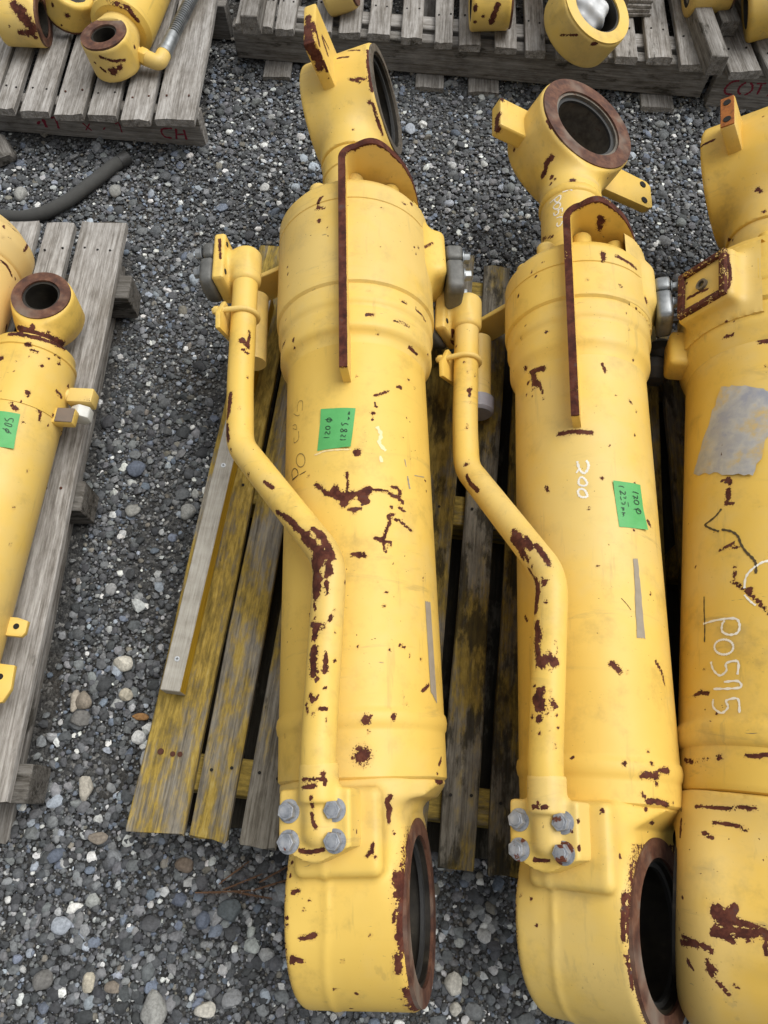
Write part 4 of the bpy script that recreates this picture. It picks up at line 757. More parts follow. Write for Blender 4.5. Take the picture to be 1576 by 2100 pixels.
# ------------------------------------------------------------------ surface marks: chips, tapes, writing
# MARKS: {part: [(radius_mm, x, y, z, ...)]} in part space, tenths of a millimetre
#BAKE0
MARKS = {
'c1.barrel': [(2.2,484,9073,1361),(2.2,769,8674,1223,875,8722,1150,984,8816,1058),(2.2,779,8511,1217),(2.2,791,8443,1209),(2.7,735,8290,1244),(2.2,727,8159,1249),(2.2,1129,8972,901,1188,8995,822),(2.2,1367,9137,468),(2.2,1294,9243,643),(5.3,458,7462,1370),(2.2,-488,7154,1360),(2.3,275,7066,1418,280,6970,1418),(2.2,288,6921,1416,295,6700,1414),(3.2,-322,6944,1408,-219,6855,1428,-121,6723,1440,5,6670,1445),(4.0,67,6819,1443),(6.3,66,6724,1443,214,6581,1429,342,6634,1404),(5.7,228,6486,1427),(2.6,384,6647,1393,453,6661,1372),(5.2,548,6691,1337,627,6725,1301,519,6566,1348,572,6520,1327),(2.2,654,6726,1289,807,6733,1199,929,6726,1107),(2.6,929,6726,1107,1022,6651,1021,1103,6674,933,1117,6775,916,1073,6840,967,1003,6837,1040),(2.8,312,6356,1411,490,6365,1359),(3.7,395,6346,1390),(2.9,981,6428,1061),(2.2,1086,6464,953,1162,6410,858),(2.2,1089,6591,949,1145,6577,881),(2.2,1426,7225,234),(2.2,1430,7024,204),(2.2,-434,4549,1378),(3.4,394,6297,1390),(2.3,1013,6305,1030,930,6273,1106,951,6153,1088,887,5961,1141,860,5837,1161),(2.5,725,5825,1250,823,5788,1188,953,5759,1086),(2.2,846,5745,1171,878,5585,1148),(2.8,951,5714,1087),(2.3,1022,6214,1021,1112,6191,922,1176,6119,840,1247,6061,729),(2.8,345,5522,1403,451,5524,1372,568,5494,1329),(2.5,464,5480,1368),(2.7,832,4624,1181),(2.2,425,3933,1381),(2.2,1039,3978,1004,1091,3936,947),(2.2,1156,3823,867),(2.2,1291,3786,648),(2.2,887,3890,1141),(2.2,868,4860,1155),(2.2,1356,5232,498),(2.2,1288,3268,655,1361,3380,485),(2.2,1085,3041,954),(5.8,542,2778,1378),(2.2,609,2832,1359),(2.5,567,2599,1328),(2.2,909,2845,1178,927,2784,1156,945,2846,1148),(10.5,465,2244,1362),(2.2,1429,2217,171,1413,2124,265),(2.2,-979,2641,1062),(2.2,1395,1977,338)],
'c1.guard': [(2.2,60,8950,1616),(3.9,928,14246,1222),(2.2,1247,14340,1424,1320,14281,1252,1441,14378,830)],
'c1.head': [(2.2,-1023,12062,1364),(2.4,-1005,11877,1377),(2.2,-978,11542,1397),(2.2,-1080,10818,1252),(3.2,-863,10215,1348),(2.3,-869,10085,1271),(2.2,-1149,10389,1117,-1264,10384,984),(2.2,1312,10862,1008,1384,10859,906),(2.2,1519,10867,656,1627,10793,298),(2.2,1169,10356,1095,1269,10386,978,1386,10374,804),(2.2,866,10040,1219),(2.2,1326,10000,645,1376,9991,522,1419,9980,374),(2.2,1582,10128,52),(2.2,767,10911,1466),(2.2,713,10376,1435,839,10386,1365),(2.7,-145,13368,1699,-204,13245,1685,-200,13104,1693,-69,13040,1703),(2.4,-250,13083,1686),(4.0,-179,12748,1695),(3.5,1555,13577,700),(2.2,1412,13452,955,1461,13427,879),(2.2,5,12491,1705),(2.2,1066,13026,1330),(2.2,1561,12412,686),(3.1,1615,12494,545),(2.4,1579,12270,644)],
'c2.pipe': [(2.2,-1926,9932,1315,-1906,9817,1292),(2.8,-1904,9598,1290),(3.4,-1931,9012,1345),(4.6,-1856,8073,1471),(3.2,-1807,7778,1542,-1679,7551,1593,-1438,7286,1686),(4.3,-547,6048,2030,-429,5906,2077,-277,5684,2134),(5.6,-314,5753,2121,-281,5657,2128),(2.2,-244,6027,2068,-123,5836,2131),(2.6,-431,6029,2071,-315,5874,2116),(2.2,-127,5583,2193),(4.4,37,5699,2156),(2.2,-193,5425,2127,-30,5189,2222),(4.3,11,5148,2248,47,4971,2269,4,4761,2250,-18,4630,2241),(4.5,177,5084,2293),(2.2,131,5205,2282),(2.9,200,4752,2299),(2.2,-75,5411,2214),(5.5,24,4401,2277,41,4212,2289,4,4086,2278),(4.9,4,4060,2279,52,3845,2300,121,3737,2304),(5.6,149,3812,2301,243,3838,2265,290,3779,2225),(2.5,237,3674,2262),(2.3,213,3939,2283),(2.2,2,3697,2289),(2.3,316,4098,2218),(2.2,325,3973,2199),(5.3,57,3314,2306),(7.0,27,3217,2304,79,3092,2306),(4.0,35,2911,2307),(3.0,-91,2968,2272),(3.2,229,3193,2247,271,3125,2198),(2.5,224,3072,2244),(2.5,125,3386,2301),(2.2,224,3327,2257),(2.2,163,2972,2280),(2.2,273,2994,2183),(2.5,49,2712,2307),(2.2,279,2806,2151),(2.2,242,2530,2186),(2.2,-35,3422,2283),(2.2,-1949,10344,1336),(2.2,-1856,10333,1187),(2.6,-1891,9967,1270),(2.3,-1934,9893,1322),(2.2,-1914,9779,1302),(2.7,-2238,11100,1369),(2.2,-2020,10607,1377),(4.6,-513,6179,2033,-324,5971,2097,-111,5767,2157),(3.9,-44,5830,2108,137,5573,2184,233,5408,2210),(2.8,-238,5672,2151,-166,5536,2177)],
'c1.pipe': [(4.0,-860,6311,1864,-575,6096,2007,-427,5935,2065),(3.8,-427,5907,2063,-213,5704,2143,-73,5525,2196),(3.0,-81,5810,2116,129,5632,2133,232,5435,2179,294,5283,2195),(5.3,-72,5497,2197,58,5383,2237,202,5279,2243),(5.8,-1,5256,2226,19,4924,2234,47,4593,2262),(3.6,209,5163,2261),(3.6,276,5022,2254),(2.6,203,4889,2279),(2.2,229,4808,2274,241,4623,2268),(3.1,16,4468,2251),(2.3,36,4372,2264),(2.2,39,4249,2268),(2.8,-47,4170,2224,85,4144,2281,190,4097,2274),(4.3,57,4084,2277,30,3948,2272),(5.2,34,3746,2278,6,3626,2273,25,3402,2282),(2.2,212,3685,2257,209,3417,2249),(3.7,209,3453,2250),(2.5,293,4263,2228,271,4199,2240),(2.2,334,4344,2195),(2.4,80,3288,2286),(2.4,200,3165,2245),(3.4,-27,3070,2276,18,2994,2286),(2.2,89,3037,2284),(2.2,-105,2960,2243,-73,2838,2265),(2.2,20,2794,2288),(2.2,118,2883,2276,213,2860,2222),(2.2,211,2709,2216),(2.2,336,4030,2167),(2.2,320,3584,2148),(2.3,437,4837,2003),(3.2,-2025,10453,1380),(2.9,-1955,10406,1341),(2.2,-1897,10738,1280,-1885,10633,1260,-1899,10431,1283),(2.2,-1976,10252,1355,-1892,10173,1272),(6.4,-212,5675,2145,28,5389,2231,128,5172,2266),(5.3,43,5701,2134,205,5465,2182,289,5222,2217),(6.8,34,5191,2242,57,4859,2258,45,4647,2259),(4.1,236,5134,2258,266,4940,2263),(4.2,-2181,9218,1394,-2189,8961,1391,-2222,8722,1371),(4.8,-2230,8512,1359,-2170,8199,1390),(2.5,-2069,7938,1421),(3.6,-1591,7270,1588),(2.2,-1958,8858,1393),(2.2,-1882,9625,1266),(3.3,-1999,10483,1368,-1893,10342,1274),(3.0,-2083,7949,1413),(3.3,-1598,7275,1584),(2.8,-1176,6977,1778,-965,6797,1841)],
'c1.flange': [(3.0,165,1964,2223),(2.2,-144,1894,2237,23,1895,2273,194,1876,2201),(2.6,-142,1793,2238,-26,1801,2273,59,1803,2268),(2.2,185,1821,2209),(2.2,-268,961,2030,-117,932,2033,109,967,2043),(2.2,1,1653,2274,-14,1524,2176),(2.2,-29,1439,2167,-15,1332,2169,35,1246,2167),(2.2,500,1184,1766)],
'c1.lug': [(3.5,733,1637,1259,680,1569,1315,716,1477,1203,691,1387,1217,689,1307,1218),(2.2,754,1136,1163),(3.2,1330,1875,433,1381,1859,60),(2.2,534,1001,1607,521,916,1608,435,843,1610),(2.2,572,833,1599),(2.2,-807,765,1251),(2.2,784,595,1310,852,561,1293,843,447,1329,787,460,1344,784,574,1316),(2.2,843,406,1337,842,282,1354),(2.2,798,325,1366),(2.2,812,139,1372),(2.2,769,79,1378,765,-14,1373),(3.5,910,1076,789,910,904,1024),(2.2,898,715,1191),(5.1,891,175,1320,864,-28,1341,844,-231,1335,875,-358,1283),(4.1,780,-458,1290,799,-585,1235,766,-661,1200),(3.0,848,-439,1278),(2.8,806,-898,1030,848,-1000,907,866,-1096,769),(2.2,-759,368,1368,-655,390,1379),(2.2,-811,592,1303),(2.2,-829,-67,1356),(2.2,-834,39,1362),(2.6,-641,-223,1351,-518,-212,1353,-394,-180,1358),(3.3,-444,-201,1355),(2.2,-783,-480,1283,-617,-533,1262),(2.2,-788,-556,1249),(2.2,418,-189,1357),(2.2,-571,147,1393),(2.2,-484,263,1397),(2.2,-21,-528,1264),(2.2,-212,-914,1021),(2.2,96,-982,955),(2.2,-78,-1242,578)],
'c2.head': [(2.7,-317,12160,1517),(2.2,-31,12280,1549),(2.2,-199,11985,1537),(3.1,-694,11801,1386),(2.2,-525,10970,1404),(2.9,-50,10587,1448),(2.7,-678,10772,1295),(4.3,1092,12168,1100),(3.0,1071,12081,1102),(2.7,1272,12289,886,1395,12258,676,1504,12221,375),(2.3,805,11594,1324),(3.3,1303,11551,840),(2.2,1381,11229,597),(2.2,1327,10947,698),(2.2,1332,10653,570),(4.3,-647,10081,1192),(2.2,1291,10056,388),(4.7,1084,12270,1108)],
'c2.boss': [(2.2,-944,-932,1184),(5.4,-665,-567,1402),(2.4,-688,-461,1402)],
'c2.barrel': [(4.3,-451,9896,1262,-207,9853,1324),(5.0,-494,9959,1246,-412,9683,1275,-333,9531,1298),(4.5,-188,9826,1327),(3.3,-410,9759,1275,-458,9593,1259),(2.6,-593,9707,1202),(2.3,-293,9512,1307,-221,9294,1322),(2.2,-485,9342,1249),(2.6,-460,9480,1258),(2.2,-648,9453,1173),(2.2,-206,9159,1324),(2.5,887,9743,1004,919,9656,975,927,9565,967),(2.2,1053,9081,828),(2.2,1210,9062,575,1235,9010,521),(2.2,1277,8868,404),(2.2,1243,8327,501),(3.4,96,8275,1336,368,8266,1288,534,8248,1229,664,8221,1164),(4.0,424,8248,1271),(2.9,786,7299,1085),(2.2,-203,7265,1324,-154,7136,1331),(2.3,565,6704,1215),(2.2,1203,7304,589),(2.2,918,7966,976),(2.3,650,5617,1171),(2.3,1277,5245,404),(2.2,962,3816,933),(3.7,772,3932,1095,824,3895,1057,872,3820,1017),(2.2,805,3947,1071),(3.5,852,3831,1034),(2.2,1273,4065,419,1310,3925,280,1324,3720,208),(2.2,1134,2603,713),(2.2,138,2441,1362),(3.0,867,2387,1071),(3.1,1175,2421,709),(2.2,1300,6632,326,1315,6557,258),(2.2,-801,4911,1074,-728,4801,1125),(2.3,1155,6364,679),(3.8,1061,2231,862,1148,2242,745,1208,2215,629),(4.3,1207,2261,652),(3.1,1193,2120,606),(3.6,1253,2328,585,1323,2343,406),(3.3,1096,1849,754,1193,1872,591,1273,1826,386),(2.3,1308,1857,249),(2.2,1034,1959,842,1066,1904,799)],
'c3.head': [(2.2,-1814,10350,188),(2.2,-1343,10319,1232),(2.2,-1439,10050,1013,-1316,10043,1165)],
'c3.bracket': [(2.2,350,-84,1845)],
'c3.pad': [(2.2,286,-900,1825),(2.9,-412,301,2170),(2.4,561,403,2159,604,-144,2130,576,-437,2153),(2.5,-353,-107,2170,-59,-138,2170,108,-169,2170)],
'c3.barrel': [(2.5,-932,9815,1398,-800,9799,1477),(2.2,-921,9755,1405,-801,9742,1477),(2.4,-837,9215,1457),(2.6,-1349,7001,1001,-1322,6873,1037),(3.8,-1349,6755,1000,-1350,6561,1000),(2.2,-1386,6504,950,-1295,6466,1070),(2.2,-1421,6990,896,-1349,6935,1001),(2.2,-1437,5632,869,-1334,5685,1021,-1298,5720,1067),(2.2,-1334,5664,1021,-1243,5620,1130),(2.5,-1281,5265,1086),(2.2,-1278,5176,1090),(2.5,-1282,5103,1086),(2.5,-1309,5007,1053,-1246,4965,1126),(2.2,-1247,4937,1126,-1137,4807,1237,-987,4572,1360,-899,4433,1419),(3.0,-1108,4846,1263),(2.2,-1648,5465,325),(2.2,-1646,3145,334,-1603,3179,501,-1538,3148,675),(2.2,-1603,3220,501),(2.2,-1574,3551,588),(2.2,-1465,2810,821),(2.7,-1679,2118,37,-1650,2074,316),(2.4,-1620,2082,443),(2.3,-1573,2104,588),(4.1,-1442,2141,861),(2.2,-1534,2115,684),(2.2,-1178,2183,1198,-1074,2181,1291,-938,2220,1393)],
'c2.lug': [(3.3,1054,1753,761),(2.9,694,1675,1620),(2.6,804,1063,1296),(2.2,-513,19,1404),(2.2,1051,1573,572,1017,1542,366),(2.2,-781,404,1377),(2.2,-591,362,1409),(2.2,843,607,1318,821,215,1389,828,-7,1386),(2.2,832,-187,1364,850,-589,1237)],
'c2.flange': [(2.6,-99,1663,2277,108,1672,2274),(2.2,-11,1722,2294),(2.2,400,1365,2050),(2.4,491,1512,2016),(2.2,490,1178,2019,489,1136,2020),(2.2,-200,946,2051,38,953,2062)],
'c3.lug': [(2.2,-1348,1370,1168,-1070,1385,1375,-891,1386,1471,-738,1426,1543,-525,1418,1627),(2.2,-1570,1309,864),(2.2,-1563,1155,974,-1564,906,1122),(6.8,-1044,-22,1817,-961,-127,1815,-859,-106,1817),(3.8,-858,15,1820,-817,64,1819),(2.7,-777,-89,1818,-597,-112,1824,-498,-151,1828),(2.9,-1105,-319,1781,-981,-313,1792,-839,-343,1789),(3.4,-1002,-277,1798),(2.2,-799,-274,1801,-559,-233,1817),(5.3,-440,-178,1829),(2.2,-451,-278,1819,-434,-431,1799),(2.8,-1512,-522,1439,-1335,-495,1643,-1166,-495,1726,-1104,-541,1727),(5.6,-1114,-757,1642),(2.2,-1410,-765,1470),(2.2,-818,-889,1588,-788,-902,1580),(2.2,-1538,-350,1441),(2.2,-1503,62,1545),(2.2,-639,-319,1802),(3.2,-1084,-254,1794,-900,-235,1804,-658,-204,1814),(2.3,-1490,-453,1497,-1357,-460,1637,-1208,-475,1717),(2.2,-1091,1148,1461,-849,1170,1537,-657,1119,1611),(2.2,-1224,987,1485,-1112,934,1560),(2.2,-1421,-726,1477,-1355,-811,1497),(2.2,-1166,-657,1671,-1082,-861,1595),(2.2,-1041,-892,1584,-898,-1021,1506)],
'c2.eye': [(4.9,387,-1129,814,224,-1159,833,96,-1270,789,-18,-1309,776),(3.8,208,-1531,694),(3.0,282,-1634,660),(3.0,175,-1704,698),(6.3,588,-1862,398),(4.0,-425,-341,1294),(2.2,726,-516,1183,724,-712,1075),(2.2,564,-1205,-678)],
'c2.rod': [(2.6,-518,13946,477,-187,13693,680)],
'c2.guard': [(5.1,663,13176,1442,704,13176,1290,564,13176,1134),(4.0,826,13209,1776,980,13258,1550)],
'c3.eye': [(3.0,-1090,55,1485,-840,90,1497),(4.3,-34,-1384,1037),(3.6,26,-1441,1017),(3.9,63,-1967,924),(2.2,193,274,1491),(3.7,-715,-2093,507),(2.9,-1134,-1451,-296)],
'c3.rod': [(3.7,-852,13578,117)],
'd1.eye': [(4.1,450,1095,-135),(4.5,400,1099,-207),(2.3,-59,646,-915,324,890,-679)],
'c6.barrel': [(4.1,-57,-909,779,-441,-927,669,-638,-879,353),(2.7,135,-916,777,-57,-909,779)],
'c6.eye': [(9.2,-129,657,211),(6.5,-76,559,404),(2.8,8,680,-116,-107,689,-19),(3.7,98,-46,743),(3.2,327,688,45,152,607,328,35,408,557),(3.2,128,646,-241)],
'c7.eye': [(11.0,177,465,-549,351,631,-345,432,701,-163),(9.2,287,570,-440),(9.2,55,371,-619),(6.5,82,717,-63),(9.3,312,716,-73),(2.8,-180,686,-217),(4.7,446,717,63)],
'c8.eye': [(5.7,-94,599,-15),(2.4,298,593,86),(4.7,-80,437,410)],
'c1.ear': [(5.8,-164,248,2390,-139,-139,2390),(3.6,-42,27,2390,25,-282,2359),(4.3,-236,-554,2380,-69,-600,2316,-76,-600,2118,-118,-600,1928),(2.2,16,-586,1869,-4,-593,1631),(2.2,30,85,2005,30,161,1618),(9.8,-156,-51,2390,-134,-589,2371),(6.5,-249,-585,2349,-116,-600,2253,-125,-600,2013),(5.4,-4,-195,2383,30,-422,2185),(6.5,-39,-600,2105,-146,-600,1771),(4.4,30,-9,1994,30,-116,1705)],
'c1.eye': [(2.2,129,200,1306,392,134,1298),(2.2,352,509,1185,665,276,1261),(2.6,378,-502,1226,609,-614,1148),(2.2,550,-517,1199,768,-598,1143),(4.2,739,-989,859),(2.2,282,-1562,759),(3.0,862,201,1249,857,-186,1255,847,-572,1138,847,-811,984),(2.7,803,-1016,815,822,-1229,533,838,-1380,234)],
'c1.boss': [(2.2,-809,-104,1507,-663,143,1712)],
'd2.eye': [(4.7,-496,687,-290,-492,714,-215),(5.6,152,682,-310,75,740,-120,10,731,163),(3.8,-467,739,118),(3.8,-246,748,-44)],
'c4.eye': [(3.6,485,-829,7),(4.3,451,-938,29,411,-974,-180,224,-944,-396),(2.6,242,-1004,-380,-369,-739,-376),(5.8,360,-906,284),(6.5,411,-947,184,447,-975,-14),(5.8,430,-994,-120,338,-973,-297,186,-936,-418,-154,-818,-463),(3.3,466,-878,-16),(2.9,349,-868,-313),(3.7,288,-767,418,436,-895,152)],
'c4.head': [(4.2,22,-1290,859),(2.5,141,-1360,848,436,-1306,741),(5.2,296,-1611,855),(3.5,405,-1722,842),(3.1,491,-1725,795),(2.2,169,-2059,919),(2.2,196,-2307,914),(3.1,618,-2006,701),(2.2,684,-1778,637),(2.2,738,-1601,524),(3.2,826,-1748,437),(2.8,794,-1619,433),(4.8,-165,-2017,920),(4.1,535,-2726,766),(2.7,542,-2802,762),(2.4,464,-2976,812),(2.2,393,-1873,848),(2.2,60,-2839,933),(3.5,-191,-1329,838,141,-1360,848,444,-1345,736,650,-1313,563,790,-1293,339),(3.2,876,-2383,327,923,-2433,150),(2.9,934,-2061,30),(3.1,903,-2942,244),(2.5,849,-3000,-359)],
'c4.barrel': [(2.3,304,-3056,863,369,-3154,837),(3.7,414,-3169,816),(2.2,584,-3399,704),(2.7,796,-4397,452),(2.6,757,-5242,513),(2.4,758,-3032,512,774,-3214,487),(2.6,825,-5971,394),(3.1,734,-3014,546),(2.4,872,-3203,275)],
'c4.stub': [(2.9,1082,-2117,51),(2.9,1399,-2224,60,1471,-2387,60),(2.9,1142,-2130,56)],
'c4.plate1': [(3.2,1113,-7370,-180,1168,-7497,-180),(4.4,915,-7414,-180),(3.8,918,-7636,-196)],
'c4.plate2': [(2.7,1185,-8835,-196),(3.7,1074,-8263,-180,1113,-8196,-193),(3.7,1076,-8510,-180,1137,-8445,-180)],
'c5.head': [(2.5,1036,-570,752),(3.9,1117,-427,528),(2.6,1129,-379,393),(2.2,1140,-728,581),(2.2,1061,-825,675),(2.2,1275,-492,109,1271,-730,151),(2.2,1043,-1338,508,1098,-1306,373,1142,-1366,201,1155,-1417,104),(2.2,1159,-1381,-30),(2.2,976,-286,546),(6.0,1073,-2494,-440)],
'c1.elbow': [(2.2,460,390,475,460,-119,428)],
'c2.elbow': [(3.0,107,-505,290,-9,-575,350),(2.8,-76,-614,406,-244,-617,414)],
'c2.ubolt': [(2.2,353,-12,83)],
'c3.rim': [(2.9,-420,-87,2210),(2.3,471,-326,2250),(2.2,-254,-496,2249,10,-481,2249,243,-503,2249,449,-511,2250)],
'c2.ear': [(7.0,-63,-33,2020,-85,-400,2005),(4.7,77,407,1974)],
}
TAPES = [
('label_tape','c1.barrel','green_tape',((-209,8447,1430),(445,8378,1375),(353,7565,1401),(-294,7604,1415)),'green tape with black handwriting 1285 mm and 120 phi',0),
('tape_residue','c1.barrel','grey_residue',((1362,4827,482),(1412,4846,307),(1422,3103,258),(1372,3276,452)),None,0.0012),
('label_tape','c2.barrel','green_tape',((929,7254,965),(1257,7302,464),(1276,6419,408),(978,6371,915)),'green tape with black handwriting 120 phi and 1225 mm',0),
('tape_residue','c2.barrel','grey_residue',((1121,5804,733),(1171,5837,651),(1190,4416,616),(1100,4420,765)),None,0.0014),
('silver_film','c3.barrel','silver_tape_remains',((-1413,9020,909),(-637,8586,1554),(-1027,6901,1330),(-1666,7387,219)),'torn silver grey film stuck on the barrel',0.004),
('label_tape','c4.barrel','green_tape',((-48,-3292,914),(501,-3255,766),(546,-4063,734),(50,-4093,914)),'green tape with handwriting 50 phi',0),
]
